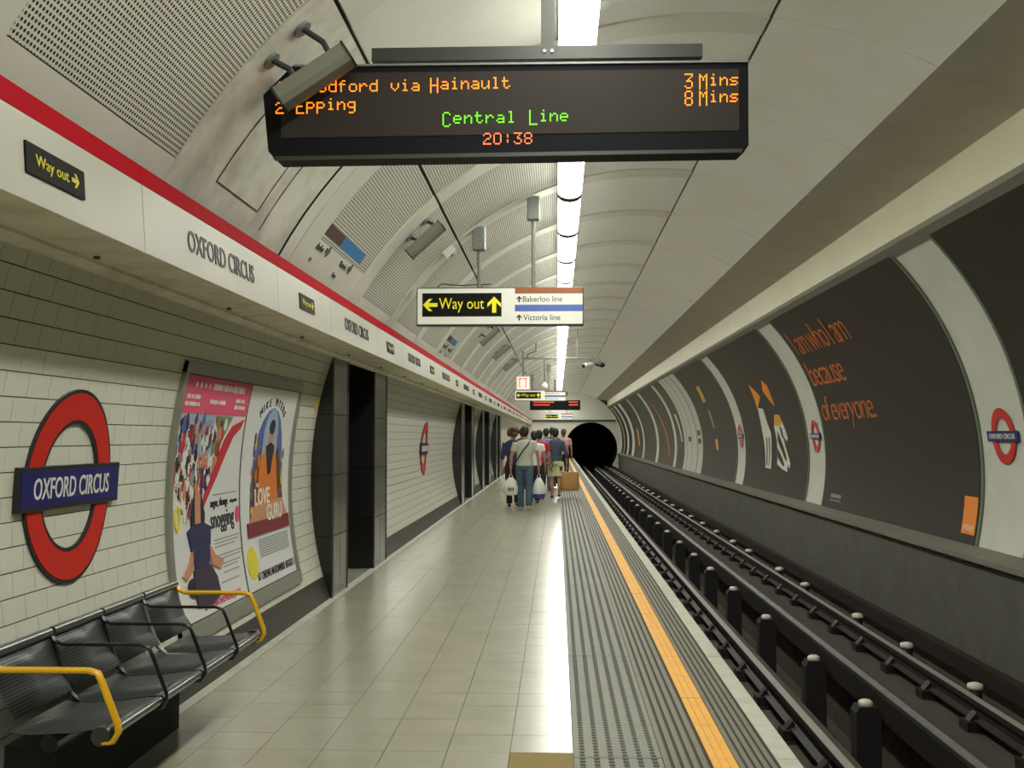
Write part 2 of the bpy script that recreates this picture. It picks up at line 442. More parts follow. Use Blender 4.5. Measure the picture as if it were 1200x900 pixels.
# ---- left wall tiles
def wall_left_seg(idx, y0, y1, single=0, ymin=-99):
    wb = MB(); patch(wb, y0, y1, TH_FLOOR, TH_SOF, -.004, .12, GROUT)
    wname = 'wall_left' if idx == 0 else 'wall_left.%03d' % idx
    wo = tag(wb.obj(wname), kind='structure')
    th0 = th_left(.20); arc = math.radians(th0 - TH_SOF) * R; arcw = math.radians(th0 - th_left(1.87)) * R
    h = arcw / 16; hg = (arc - arcw) / 4
    tw = .2
    wm = MB().box(-.008, 0, .0025, tw - .0025, .0025, h - .0025, WHITE_TILE).mesh('tile')
    gm = MB().box(-.008, 0, .0025, tw - .0025, .0025, hg - .0025, GREY_TILE).mesh('tile')
    joined = MB(); count = 0
    ncol = int((y1 - y0) / tw) + 2
    cells = []
    for c in range(ncol):
        for r in range(20):
            ya = y0 + c * tw - (tw / 2 if r % 2 else 0); yb = ya + tw
            cells.append((max(ya, y0), min(yb, y1), r))
    for ya, yb, r in cells:
        if yb - ya < .02: continue
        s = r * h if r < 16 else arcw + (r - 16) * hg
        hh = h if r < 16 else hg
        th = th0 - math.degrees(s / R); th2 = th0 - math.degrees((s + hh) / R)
        full = abs(yb - ya - tw) < 1e-4
        if single and full and count < single and ya >= ymin:
            x, z = on(th, 0); x2, z2 = on(th2, 0)
            o = bpy.data.objects.new('tile', wm if r < 16 else gm); COL.objects.link(o); o.parent = wo
            ang = math.atan2(x2 - x, z2 - z)
            o.location = (x, ya, z)
            j = random.uniform(-.003, .003)
            o.rotation_euler = (0, ang, 0)
            # mesh proud side is -x (towards wall centre is +x on the left wall)
            o.scale = (-1, 1, 1)
            count += 1
        else:
            g = .0025
            p = []
            for yy in (ya + g, yb - g):
                for tt, dd in ((th - math.degrees(g / R), 0), (th - math.degrees(g / R), .008), (th2 + math.degrees(g / R), .008), (th2 + math.degrees(g / R), 0)):
                    xx, zz = on(tt, dd); p.append((xx, yy, zz))
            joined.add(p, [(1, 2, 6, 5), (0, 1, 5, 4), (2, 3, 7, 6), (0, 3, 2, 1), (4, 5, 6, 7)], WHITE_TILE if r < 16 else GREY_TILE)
    if joined.v: tag(joined.obj('wall_tiles', wo), kind='stuff')
    sk = MB(); patch(sk, y0, y1, TH_FLOOR + .3, th0, .012, .03, PLINTH)
    tag(sk.obj('baseboard_left' if idx == 0 else 'baseboard_left.%03d' % idx), kind='structure')
    return wo
segs = [(YB, 10.27, 300, 4.4), (13.5, 24.2, 0, 0), (27.8, 31.0, 0, 0), (34.8, 38.0, 0, 0), (41.0, YE, 0, 0)]
for i, (a, b, n, ym) in enumerate(segs): wall_left_seg(i, a, b, n, ym)
# ---- black piers either side of the openings, dark passage behind
def pier(idx, y0, y1):
    p = MB(); p.box(-3.2, -2.10, y0 + .012, y1 - .012, 0, 2.27, GROUT)
    o = tag(p.obj('wall_pier' if idx == 0 else 'wall_pier.%03d' % idx), kind='structure')
    hs = 2.27 / 4; n = max(1, round((y1 - y0) / .4)); wy = (y1 - y0) / n
    for k in range(4):
        for c in range(n):
            q = MB().box(-2.10, -2.085, y0 + c * wy + .004, y0 + (c + 1) * wy - .004, k * hs + .003, (k + 1) * hs - .003, DARKTILE); q.obj('pier_tile', o)
        for c, (xa, xb) in enumerate(((-2.6, -2.09), (-3.2, -2.6))):
            q = MB().box(xa + .003, xb - .003, y0, y0 + .012, k * hs + .003, (k + 1) * hs - .003, DARKTILE2); q.obj('pier_tile', o)
            q = MB().box(xa + .003, xb - .003, y1 - .012, y1, k * hs + .003, (k + 1) * hs - .003, DARKTILE2); q.obj('pier_tile', o)
    b = MB()
    for yy in (y0 - .004, y1 - .012): b.box(-2.095, -2.078, yy, yy + .016, 0, 2.27, GUN)
    b.obj('corner_bead', o)
piers = [(10.27, 11.0), (12.6, 13.5), (24.2, 25.0), (27.0, 27.8), (31.0, 31.8), (34.0, 34.8), (38.0, 38.8), (40.2, 41.0)]
for i, p in enumerate(piers): pier(i, *p)
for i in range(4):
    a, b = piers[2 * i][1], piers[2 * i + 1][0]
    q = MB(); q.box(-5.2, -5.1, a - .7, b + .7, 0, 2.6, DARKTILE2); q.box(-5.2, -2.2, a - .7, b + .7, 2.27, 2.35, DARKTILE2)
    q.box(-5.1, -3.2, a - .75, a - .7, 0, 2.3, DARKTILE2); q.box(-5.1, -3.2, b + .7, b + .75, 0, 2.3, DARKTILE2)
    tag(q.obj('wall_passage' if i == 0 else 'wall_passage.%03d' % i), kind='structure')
# ---- floor
fl = MB(); fl.box(-5.2, .06, YB, YE, -.2, -.012, FGROUT); fl.box(.06, 1.05, YB, YE, -.2, -.03, CONC)
floor = tag(fl.obj('floor'), kind='structure')
TX = .073; ft = .3
fmesh = MB().box(.0015, ft - .0015, .0015, ft - .0015, -.012, 0, FLOORM).mesh('floor_tile')
fm2 = MB().box(.0015, ft - .0015, .0015, ft - .0015, -.012, 0, FLOORD).mesh('floor_tile')
joined = MB(); cnt = 0
y0g = 5.34 - ft * 20
r = 0
while True:
    ya = y0g + r * ft
    if ya > YE: break
    for c in range(1, 8):
        xa = TX - c * ft
        vis = ya > 4.4
        if vis and cnt < 294:
            o = bpy.data.objects.new('floor_tile', fm2 if (c == 1 and abs(ya - 5.04) < .02) else fmesh); COL.objects.link(o); o.parent = floor
            o.location = (xa, ya, random.uniform(-.0004, .0004)); cnt += 1
        else: joined.box(xa + .0015, xa + ft - .0015, ya + .0015, ya + ft - .0015, -.012, 0, FLOORM)
    r += 1
for i in range(4):
    a, b = piers[2 * i][1], piers[2 * i + 1][0]
    joined.box(-5.1, TX - 7 * ft - .003, a - .6, b + .6, -.012, -.001, FLOORM)
tag(joined.obj('floor_tiles', floor), kind='stuff')
bs = MB(); bs.box(-2.115, TX - 7 * ft - .003, YB, YE, -.012, .003, EDGE); 
tag(bs.obj('trim_5'), kind='structure')
# platform edge slabs (each 0.6 m long)
def ribprof(x0, x1, n, zt=.0, zb=-.006, land=.62):
    w_ = (x1 - x0) / n; out = []
    for i in range(n):
        a = x0 + i * w_
        out += [(a, zt), (a + w_ * land, zt), (a + w_ * land + .003, zb), (a + w_ - .003, zb)]
    out += [(x1, zt)]
    return out
def prof_mesh(name, prof, L, m, md):
    mb = MB(); n = len(prof)
    for i in range(n - 1):
        (xa, za), (xb, zb) = prof[i], prof[i + 1]
        mb.add([(xa, .002, za), (xb, .002, zb), (xb, L - .002, zb), (xa, L - .002, za)], [(0, 1, 2, 3)], md if (za < -.003 or zb < -.003) else m)
    x0, x1 = prof[0][0], prof[-1][0]
    mb.add([(x0, .002, -.04), (x0, L - .002, -.04), (x1, .002, -.04), (x1, L - .002, -.04), (x0, .002, prof[0][1]), (x0, L - .002, prof[0][1]), (x1, .002, prof[-1][1]), (x1, L - .002, prof[-1][1])],
           [(0, 1, 5, 4), (2, 6, 7, 3), (0, 2, 3, 1)], m)
    return mb.mesh(name)
SL = .6
tact_m = MB().box(.075, .484, .002, SL - .002, -.04, 0, TACT).mesh('tactile_slab')
rib1 = prof_mesh('ribbed_slab', ribprof(.488, .703, 5), SL, RIBG, GROOVE)
yel = prof_mesh('yellow_strip', ribprof(.706, .822, 3, zt=.001, land=.86, zb=-.0035), SL, YELLOW, YELLOW)
rib2 = prof_mesh('ribbed_slab', ribprof(.826, 1.008, 5), SL, RIBG, GROOVE)
edge_m = MB().box(1.01, 1.11, .002, SL - .002, -.09, .004, EDGE).mesh('edge_stone')
y = 5.27 - SL * 18
while y < YE:
    for nm, me in (('tactile_slab', tact_m), ('ribbed_slab', rib1), ('yellow_strip', yel), ('ribbed_slab', rib2), ('edge_stone', edge_m)):
        o = bpy.data.objects.new(nm, me); COL.objects.link(o); o.parent = floor; o.location = (0, y, random.uniform(-.001, .001))
    y += SL
bl = MB()
for c in range(6):
    xc = .115 + c * .0665
    y = 4.3
    while y < 34:
        rr = .016; vs = [(xc + rr * math.cos(k * PI / 3), y + 1.35*rr * math.sin(k * PI / 3), -.001) for k in range(6)] + [(xc + rr * .6 * math.cos(k * PI / 3), y + 1.35*rr * .6 * math.sin(k * PI / 3), .006) for k in range(6)]
        bl.add(vs, [(k, (k + 1) % 6, 6 + (k + 1) % 6, 6 + k) for k in range(6)] + [tuple(range(6, 12))], TACTD)
        y += .05
tag(bl.obj('blisters', floor), kind='stuff')
# platform side wall
pw = MB(); pw.box(.9, 1.06, YB, YE, -.9, -.03, CONC); tag(pw.obj('wall_platform_side'), kind='structure')
# ---- track bed with pit
tb = MB(); tb.prism([(1.0, -.85), (1.0, -1.6), (4.3, -1.6), (4.3, -.87), (2.86, -.80), (2.86, -1.47), (2.14, -1.47), (2.14, -.83)], YB, YE + 30, BED)
track_bed = tag(tb.obj('track_bed'), kind='structure')
# ---- headwall with the running tunnel mouth
hw_circle = [on(t, -.05) for t in range(-24, 204, 4)]
outer = [(on(t, -.05)[0], on(t, -.05)[1]) for t in range(-25, 206, 5)]
outer = [(4.6, -1.7)] + [p for p in outer if p[1] > -.3 or True] + [(-2.6, -1.7)]
hole = [(2.3 + 1.8 * math.cos(math.radians(t)), .64 + 1.8 * math.sin(math.radians(t))) for t in range(-35, 216, 6)] + [(.83, -1.5), (3.77, -1.5)]
hsh = shape2d([outer, hole])
hw = MB(); slab(hw, hsh, lambda s, t, d: (s, YE - d, t), -.3, 0, CREAM)
headwall = tag(hw.obj('wall_end'), kind='structure')
hb = MB(); hb.box(-1.7, 4.0, YE - .12, YE - .01, 2.50, 2.60, GUN); hb.obj('beam', headwall)
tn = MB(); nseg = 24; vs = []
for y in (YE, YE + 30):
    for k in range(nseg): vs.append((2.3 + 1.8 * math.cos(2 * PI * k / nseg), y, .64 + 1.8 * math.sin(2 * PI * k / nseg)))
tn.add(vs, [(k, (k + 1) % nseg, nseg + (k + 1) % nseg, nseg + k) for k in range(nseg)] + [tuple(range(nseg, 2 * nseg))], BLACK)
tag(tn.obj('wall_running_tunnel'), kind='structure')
rb = MB(); rb.box(-3.3, 4.7, YB - .1, YB, -1.6, 4.6, CREAM); tag(rb.obj('wall_back'), kind='structure')

# ================================================================== TRACK
track = empty('railway_track', (2.56, 30, -.85)); tag(track, 'four-rail track in the dark trough beside the platform', 'track')
def rail_mesh(xc, ztop, wtop, h, mtop, mside, y1=YE + 28):
    p = [(-wtop / 2, 0), (wtop / 2, 0), (wtop / 2, -h * .28), (.01, -h * .38), (.01, -h * .82), (wtop * .95, -h * .93), (wtop * .95, -h), (-wtop * .95, -h), (-wtop * .95, -h * .93), (-.01, -h * .82), (-.01, -h * .38), (-wtop / 2, -h * .28)]
    mb = MB(); mb.prism([(xc + a, ztop + b) for a, b in p], YB, y1, mside)
    mb.box(xc - wtop / 2 + .004, xc + wtop / 2 - .004, YB, y1, ztop - .001, ztop + .002, mtop)
    return mb
rail_mesh(1.84, -.59, .07, .15, RAILTOP, IRON).obj('running_rail', track)
rail_mesh(3.33, -.59, .07, .15, RAILTOP, IRON).obj('running_rail', track)
cr = MB(); cr.prism([(2.66, -.60), (2.74, -.585), (2.76, -.64), (2.74, -.80), (2.66, -.84)], YB, YE + 28, IRON)
cr.prism([(2.655, -.603), (2.70, -.580), (2.745, -.588), (2.745, -.62), (2.655, -.64)], YB, YE + 28, CONDRAIL); cr.obj('conductor_rail', track)
cr = MB(); cr.prism([(3.76, -.55), (3.86, -.55), (3.86, -.70), (3.76, -.70)], YB, YE + 28, IRON)
cr.obj('conductor_rail', track)
chair = MB(); chair.box(-.13, .13, -.09, .09, -.26, -.15, IRON); chair.prism([(-.10, -.15), (-.04, -.08), (-.02, -.15)], -.05, .05, IRON); chair.prism([(.10, -.15), (.04, -.08), (.02, -.15)], -.05, .05, IRON)
chair.box(-.30, .24, -.12, .12, -.30, -.23, POSTM)
cm = chair.mesh('rail_chair')
y = 4.4
while y < YE:
    for x in (1.84, 3.33):
        o = bpy.data.objects.new('rail_chair', cm); COL.objects.link(o); o.parent = track; o.matrix_parent_inverse = Matrix.Translation(track.location).inverted(); o.location = (x, y + (.3 if x > 3 else 0), -.59)
    y += 1.08
ins = MB(); ins.tube([(0, 0, -.045), (0, 0, -.03), (0, 0, 0), (0, 0, .012)], [.065, .072, .065, .03], PORC, 10); ins.tube([(0, 0, -.30), (0, 0, -.045)], .06, IRON, 8)
im = ins.mesh('insulator', True)
yy = [5.6, 7.6]
y = 9.9
seq = [1.9, 1.95, 2.9, 1.95, 2.9]
k = 0
ys = [2.1, 4.0, 6.0, 7.9, 9.95, 11.85, 13.75, 16.6, 18.5, 21.4, 23.3]
y = 23.3
while y < YE: y += 2.4; ys.append(y)
for y in ys:
    o = bpy.data.objects.new('insulator', im); COL.objects.link(o); o.parent = track; o.matrix_parent_inverse = Matrix.Translation(track.location).inverted(); o.location = (3.64, y, -.66)
post = MB(); hw_ = .115
post.prism([(-.10, 0), (-.10, .71), (-.072, .76), (.072, .76), (.10, .71), (.10, 0)], -.09, .09, POSTM)
post.box(-.17, .17, -.14, .14, 0, .05, POSTM)
pm = post.mesh('pit_post')
cap = MB(); cap.tube([(0, 0, .75), (0, 0, .79), (0, 0, .805)], [.062, .06, .035], PORC, 10)
capm = cap.mesh('porcelain_cap', True)
ys = [4.6, 6.95, 9.35, 11.2, 13.7, 16.2, 18.6, 20.8, 23.2, 25.8, 28.2]
while ys[-1] < YE - 3: ys.append(ys[-1] + 2.4)
for y in ys:
    o = bpy.data.objects.new('pit_post', pm); COL.objects.link(o); o.parent = track; o.matrix_parent_inverse = Matrix.Translation(track.location).inverted(); o.location = (2.53, y, -1.47)
    c = bpy.data.objects.new('porcelain_cap', capm); COL.objects.link(c); c.parent = o

# ================================================================== CEILING LIGHTS
ORD = ['first', 'second', 'third', 'fourth', 'fifth', 'sixth', 'seventh', 'eighth', 'ninth', 'tenth', 'eleventh', 'twelfth', 'thirteenth', 'fourteenth', 'fifteenth', 'sixteenth', 'seventeenth', 'eighteenth', 'nineteenth', 'twentieth', 'twenty-first', 'twenty-second', 'twenty-third', 'twenty-fourth', 'twenty-fifth', 'twenty-sixth', 'twenty-seventh', 'twenty-eighth', 'twenty-ninth', 'thirtieth', 'thirty-first', 'thirty-second', 'thirty-third', 'thirty-fourth', 'thirty-fifth']
LX, LZ = .14, 4.13
hs = MB(); hs.box(-.118, .118, 0, 2.09, -.004, .05, GREYP); hs.box(-.05, .05, .3, .4, .05, .23, GREYP); hs.box(-.05, .05, 1.7, 1.8, .05, .23, GREYP)
cp = [(.135 * math.cos(t), -.078 * math.sin(t)) for t in [PI * i / 8 for i in range(9)]]
hs.prism(cp, .0, .05, GREYP); hs.prism(cp, 2.04, 2.09, GREYP)
hm = hs.mesh('housing')
dp = [(.125 * math.cos(t), -.055 * math.sin(t) - .005) for t in [PI * i / 8 for i in range(9)]]
dm = MB().prism(dp, .045, 2.045, DIFF).mesh('diffuser')
for k in range(-5, 32):
    ye = 7.5 + 2.2 * k; y0 = ye - 2.09
    if ye > YE: break
    o = empty('ceiling_light', (LX, y0, LZ))
    if k < 0: lab = '%s white strip light back from the one above the viewer, behind the picture' % ORD[-k - 1]
    elif k == 0: lab = 'glaring white strip light at the top edge above the departure board'
    else: lab = '%s white strip light beyond the departure board in the ceiling row' % ORD[k - 1]
    tag(o, lab, 'light', 'strip lights along the ceiling crown')
    for nm, me in (('housing', hm), ('diffuser', dm)):
        c = bpy.data.objects.new(nm, me); COL.objects.link(c); c.parent = o

# ================================================================== ROUNDELS
def roundel(name, mapf, ro, label, outline=.02, small=False, txt=True):
    k = ro / .455
    root = empty(name, mapf(0, 0, 0)); tag(root, label, 'sign')
    off = .02 if not small else .006
    e = MB(); slab(e, slice2d(shape2d([circ(0, 0, .455 * k, n=64), circ(0, 0, .29 * k, n=64)])), mapf, .002, off, DKEDGE if not small else RRED); e.obj('ring_border' if not small else 'ring', root)
    if not small:
        e = MB(); slab(e, slice2d(shape2d([circ(0, 0, .438 * k, n=64), circ(0, 0, .31 * k, n=64)])), mapf, off - .004, off + .002, RRED); e.obj('ring', root)
    bw, bh = .53 * k, .098 * k
    if small: bw = .60 * k; bh = .085 * k
    e = MB(); slab(e, grid2d(-bw, bw, -bh, bh), mapf, .002, off + .014, DKEDGE if not small else NAVY); e.obj('bar_border' if not small else 'bar', root)
    if not small:
        e = MB(); slab(e, grid2d(-bw + .018 * k, bw - .018 * k, -bh + .018 * k, bh - .018 * k), mapf, off, off + .016, NAVY); e.obj('bar', root)
    e = MB(); slab(e, text2d('OXFORD CIRCUS', .096 * k if not small else .08 * k, .80 * k if not small else 1.0 * k, off=.005), mapf, off + .01, off + .0185, WHITE); e.obj('lettering', root)
    return root
roundel('station_roundel', mapL(5.12, 1.27), .455, 'large red ring and blue bar roundel on white tiles above the bench')
roundel('station_roundel', mapL(18.9, 1.29), .455, 'narrow-looking red roundel on the second white tiled wall past the opening')

# ================================================================== FILM POSTERS
fy0, fy1, fz0, fz1 = 6.42, 9.42, .27, 1.96
FRM = mat('poster_frame_grey', rgb(150, 152, 140), .4, .4)
zmid = 1.105; mp = mapL((fy0 + fy1) / 2, zmid)
Hh = math.radians(th_left(fz0) - th_left(fz1)) * R / 2; Wh = (fy1 - fy0) / 2
def ringslab(x0, x1, y0, y1, wx, wyb, wyt):
    out = []
    for (a, b, c, d) in ((x0, x0 + wx, y0, y1), (x1 - wx, x1, y0, y1)): out.append(grid2d(a, b, c, d, 1, 12))
    out.append(grid2d(x0, x1, y0, y0 + wyb, 8, 2)); out.append(grid2d(x0, x1, y1 - wyt, y1, 8, 2))
    return out
frm = MB()
for sh in ringslab(-Wh, Wh, -Hh, Hh, .06, .10, .07): slab(frm, sh, mp, .004, .035, FRM)
slab(frm, grid2d(-Wh + .04, Wh - .04, -Hh + .08, Hh - .04, 4, 40), mp, .002, .0125, GUN)
fr_o = frm.obj('poster_frame'); tag(fr_o, 'wide grey metal frame curved on the tiled wall around two film posters', 'frame')
def patch_print(mb, sh, mapf, lvl, m): slab(mb, slice2d(sh, .03), mapf, .0145, .0168 + lvl * .0016, m)
PINK = mat('ink_pink', rgb(222, 84, 118), .5); SKY = mat('ink_sky', rgb(150, 176, 200), .5); INKRED = mat('ink_red', rgb(190, 44, 52), .5)
INKSKIN = mat('ink_skin', rgb(196, 140, 108), .5); INKPUR = mat('ink_purple', rgb(96, 70, 120), .5); INKDK = mat('ink_dark', rgb(34, 30, 40), .5)
INKNAVY = mat('ink_navy', rgb(36, 38, 84), .5); INKYEL = mat('ink_yellow', rgb(222, 208, 60), .5); INKGRN = mat('ink_green', rgb(120, 140, 80), .5)
INKOR = mat('ink_orange', rgb(214, 118, 40), .5); INKBR = mat('ink_brown', rgb(98, 52, 36), .5); PAPER = mat('poster_paper', rgb(222, 224, 222), .3)
INKBLUE = mat('ink_blue', rgb(80, 100, 160), .5); INKGREY = mat('ink_grey', rgb(150, 152, 152), .5); INKMAR = mat('ink_maroon', rgb(122, 40, 48), .5)
pw_, ph_ = 1.42, 2 * Hh - .19
def poster_map(yc):
    base = mapL(yc, zmid); cy = .015
    def f(s, t, d): return base(s, t + cy, d)
    return f
# poster one : U 0..1 left-right, V 0..1 bottom-top
def mk_poster(yc, label):
    pm_ = poster_map(yc)
    root = empty('film_poster', pm_(0, 0, 0)); tag(root, label, 'poster')
    sh = MB(); slab(sh, grid2d(-pw_ / 2, pw_ / 2, -ph_ / 2, ph_ / 2, 1, 40), pm_, .011, .016, PAPER); sh.obj('paper', root)
    U = lambda u: (u - .5) * pw_; V = lambda v: (v - .5) * ph_
    return root, pm_, U, V
P1, m1, U, V = mk_poster(7.19, 'film poster with pink banner and crowd fanning above a seated girl, left in the frame')
pr = MB()
patch_print(pr, grid2d(U(.0), U(1), V(.845), V(1), 1, 3), m1, 1, PINK)
for k in range(4): patch_print(pr, shape2d([circ(U(.16 + .06 * k), V(.965), .018, n=10)]), m1, 2, WHITE)
def scribble(u, v, w_, h_, seed):
    rn = random.Random(seed); x = U(u) - w_ / 2
    while x < U(u) + w_ / 2:
        b_ = rn.uniform(.012, .03); hh_ = h_ * rn.uniform(.7, 1)
        patch_print(pr, grid2d(x, x + b_, V(v) - hh_ / 2, V(v) + hh_ / 2, 1, 1), m1, 2, WHITE); x += b_ + rn.choice([.006, .006, .02])
scribble(.64, .965, .70, .05, 1)
for (u, v, ww, tx) in ((.15, .915, .26, 'FUNNY'), (.15, .885, .30, 'SHARP'), (.50, .90, .36, 'FUN FILM'), (.85, .915, .22, 'FIVE'), (.85, .885, .24, 'STAR')):
    scribble(u, v, ww * .9, .03, int(u * 100 + v * 1000))
patch_print(pr, shape2d([[(U(0), V(.843)), (U(.75), V(.843)), (U(.5), V(.66)), (U(.0), V(.70))]]), m1, 1, SKY)
patch_print(pr, shape2d([[(U(.55), V(.84)), (U(.78), V(.84)), (U(.62), V(.70)), (U(.5), V(.66))]]), m1, 2, INKGRN)
rnd = random.Random(3)
pal = [INKRED, WHITE, INKSKIN, INKDK, INKPUR, PAPER, INKMAR, INKSKIN, INKNAVY, INKSKIN, INKBR, PAPER, INKGREY, INKBLUE, WHITE, INKDK, INKRED]
crowd = MB()
for i in range(300):
    v = .42 + .40 * rnd.random(); half = .10 + (v - .42) * .95
    u = .27 + (rnd.random() * 2 - 1) * half
    if u < .015 or u > .86 or (u > .3 and v < .45 + (u - .3) * .62): continue
    r0 = rnd.uniform(.02, .06)
    n = rnd.choice([5, 6, 7]); a0 = rnd.random() * 6
    lp = [(U(u) + r0 * rnd.uniform(.5, 1.2) * math.cos(a0 + 2 * PI * j / n) * .8, V(v) + r0 * rnd.uniform(.6, 1.6) * math.sin(a0 + 2 * PI * j / n)) for j in range(n)]
    vs = [(U(u), V(v))] + lp
    lvl = 2.2 + 2.2 * rnd.random()
    slab(crowd, (vs, [(0, 1 + j, 1 + (j + 1) % n) for j in range(n)]), m1, .015, .0168 + lvl * .0016, pal[i % len(pal)])
patch_print(pr, shape2d([[(U(.70), V(.74)), (U(.80), V(.80)), (U(.97), V(.83)), (U(.93), V(.79)), (U(.82), V(.75)), (U(.62), V(.58)), (U(.40), V(.43)), (U(.44), V(.50))]]), m1, 5, INKRED)
crowd.obj('crowd_print', P1)
patch_print(pr, shape2d([[(U(.27), V(.34)), (U(.29), V(.50)), (U(.34), V(.535)), (U(.39), V(.50)), (U(.41), V(.34))]]), m1, 5, INKSKIN)
patch_print(pr, shape2d([[(U(.20), V(.36)), (U(.30), V(.385)), (U(.42), V(.385)), (U(.52), V(.36)), (U(.50), V(.27)), (U(.46), V(.20)), (U(.47), V(.13)), (U(.26), V(.13)), (U(.27), V(.22))]]), m1, 6, INKNAVY)
patch_print(pr, shape2d([[(U(.10), V(.19)), (U(.2), V(.235)), (U(.27), V(.30)), (U(.24), V(.20)), (U(.14), V(.165))]]), m1, 6, INKSKIN)
patch_print(pr, shape2d([[(U(.68), V(.20)), (U(.56), V(.235)), (U(.48), V(.30)), (U(.5), V(.20)), (U(.62), V(.165))]]), m1, 6, INKSKIN)
patch_print(pr, shape2d([[(U(.25), V(.20)), (U(.48), V(.20)), (U(.55), V(.14)), (U(.57), V(.06)), (U(.42), V(.035)), (U(.24), V(.045)), (U(.23), V(.12))]]), m1, 7, mat('ink_plum', rgb(58, 42, 66), .5))
patch_print(pr, shape2d([[(U(.27), V(.30)), (U(.25), V(.42)), (U(.30), V(.53)), (U(.30), V(.38))]]), m1, 5.5, INKDK)
patch_print(pr, shape2d([[(U(.42), V(.30)), (U(.44), V(.42)), (U(.38), V(.53)), (U(.38), V(.38))]]), m1, 5.5, INKDK)
patch_print(pr, shape2d([circ(U(.22), V(.13), .10, .06, n=16)]), m1, 5, INKDK)
patch_print(pr, shape2d([circ(U(.08), V(.42), .05, .08, n=14), circ(U(.08), V(.42), .03, .06, n=14)]), m1, 5, INKYEL)
patch_print(pr, text2d('angus, thongs', .075, .38, U(.67), V(.452)), m1, 2, INKDK)
patch_print(pr, text2d('and perfect', .035, .17, U(.90), V(.452)), m1, 2, INKDK)
patch_print(pr, text2d('snogging', .15, .52, U(.72), V(.37), off=.006), m1, 2, INKDK)
patch_print(pr, shape2d([circ(U(.96), V(.385), .045, .06, n=14)]), m1, 3, PINK)
for k, (v, a, b) in enumerate([(.29, .58, .98), (.275, .58, .96), (.26, .58, .90), (.22, .62, .99), (.205, .62, .97), (.18, .68, .96), (.165, .68, .9), (.14, .68, .92), (.10, .62, .9), (.49, .58, .95)]):
    patch_print(pr, grid2d(U(a), U(b), V(v), V(v) + .008, 1, 1), m1, 1, INKGREY)
patch_print(pr, text2d('AT CINEMAS EVERYWHERE JULY 25', .055, .80, U(.60), V(.03)), m1, 2, PINK)
pr.obj('print', P1)
P2, m2, U, V = mk_poster(8.65, 'film poster with orange robed figure in an arch, right half of the frame')
pr = MB()
tx = 'MIKE MYERS'
for i, ch in enumerate(tx):
    if ch == ' ': continue
    a = (i - 4.5) / 4.5 * 1.0
    vs, fs = text2d(ch, .06, None, 0, 0)
    cx, cy = U(.50) + .42 * math.sin(a), V(.80) + .20 * math.cos(a)
    vs = [(cx + x * math.cos(-a * .7) - y * math.sin(-a * .7), cy + x * math.sin(-a * .7) + y * math.cos(-a * .7)) for x, y in vs]
    patch_print(pr, (vs, fs), m2, 2, INKDK)
def archpoly(u0, u1, v0, v1):
    pts = [(U(u0), V(v0)), (U(u1), V(v0))]; n = 10; um = (u0 + u1) / 2; vm = v1 - (u1 - u0) * .55
    for j in range(n + 1):
        a = PI * j / n; pts.append((U(um + (u1 - u0) / 2 * math.cos(a)), V(vm + (v1 - vm) * math.sin(a))))
    return pts
patch_print(pr, shape2d([archpoly(.20, .82, .36, .90)]), m2, 1, INKBLUE)
patch_print(pr, shape2d([archpoly(.16, .86, .34, .74)]), m2, 1.6, INKBR)
rnd = random.Random(5); cr_ = MB()
for i in range(70):
    u = rnd.uniform(.18, .84); v = rnd.uniform(.38, .74); r0 = rnd.uniform(.02, .05)
    lp = [(U(u) + r0 * .8 * rnd.uniform(.6, 1.2) * math.cos(2 * PI * j / 6), V(v) + 1.5 * r0 * rnd.uniform(.6, 1.2) * math.sin(2 * PI * j / 6)) for j in range(6)]
    slab(cr_, ([(U(u), V(v))] + lp, [(0, 1 + j, 1 + (j + 1) % 6) for j in range(6)]), m2, .015, .0168 + .0016 * (2 + rnd.random()), rnd.choice([INKPUR, INKBR, INKOR, INKGRN, INKMAR, INKBLUE, INKYEL]))
cr_.obj('backdrop_print', P2)
patch_print(pr, shape2d([archpoly(.36, .66, .58, .895)]), m2, 3.4, SKY)
patch_print(pr, shape2d([[(U(.30), V(.38)), (U(.34), V(.62)), (U(.44), V(.70)), (U(.60), V(.70)), (U(.68), V(.62)), (U(.74), V(.38))]]), m2, 4, INKOR)
patch_print(pr, shape2d([circ(U(.52), V(.75), .075, .10, n=16)]), m2, 4.4, INKSKIN)
patch_print(pr, shape2d([[(U(.43), V(.70)), (U(.52), V(.72)), (U(.61), V(.70)), (U(.56), V(.56)), (U(.50), V(.55))]]), m2, 5, INKDK)
patch_print(pr, shape2d([circ(U(.52), V(.80), .085, .06, n=16)]), m2, 4.8, INKDK)
patch_print(pr, shape2d([[(U(.12), V(.30)), (U(.22), V(.40)), (U(.82), V(.42)), (U(.95), V(.30)), (U(.80), V(.33)), (U(.25), V(.31))]]), m2, 5, INKSKIN)
patch_print(pr, grid2d(U(.10), U(.96), V(.255), V(.325), 1, 2), m2, 6, INKMAR)
patch_print(pr, text2d('THE', .03, .08, U(.30), V(.505)), m2, 6, WHITE)
patch_print(pr, text2d('LOVE', .13, .42, U(.40), V(.445), off=.02), m2, 6, WHITE)
patch_print(pr, text2d('GURU', .13, .46, U(.64), V(.355), off=.02), m2, 7, WHITE)
for k in range(8): patch_print(pr, grid2d(U(.30), U(.92), V(.225 - k * .012), V(.225 - k * .012) + .010, 1, 1), m2, 1, INKGREY)
patch_print(pr, shape2d([circ(U(.13), V(.13), .14, .12, n=24)]), m2, 2, INKYEL)
patch_print(pr, text2d('AT CINEMAS NATIONWIDE AUGUST 1', .06, 1.12, U(.58), V(.055)), m2, 2, INKDK)
pr.obj('print', P2)

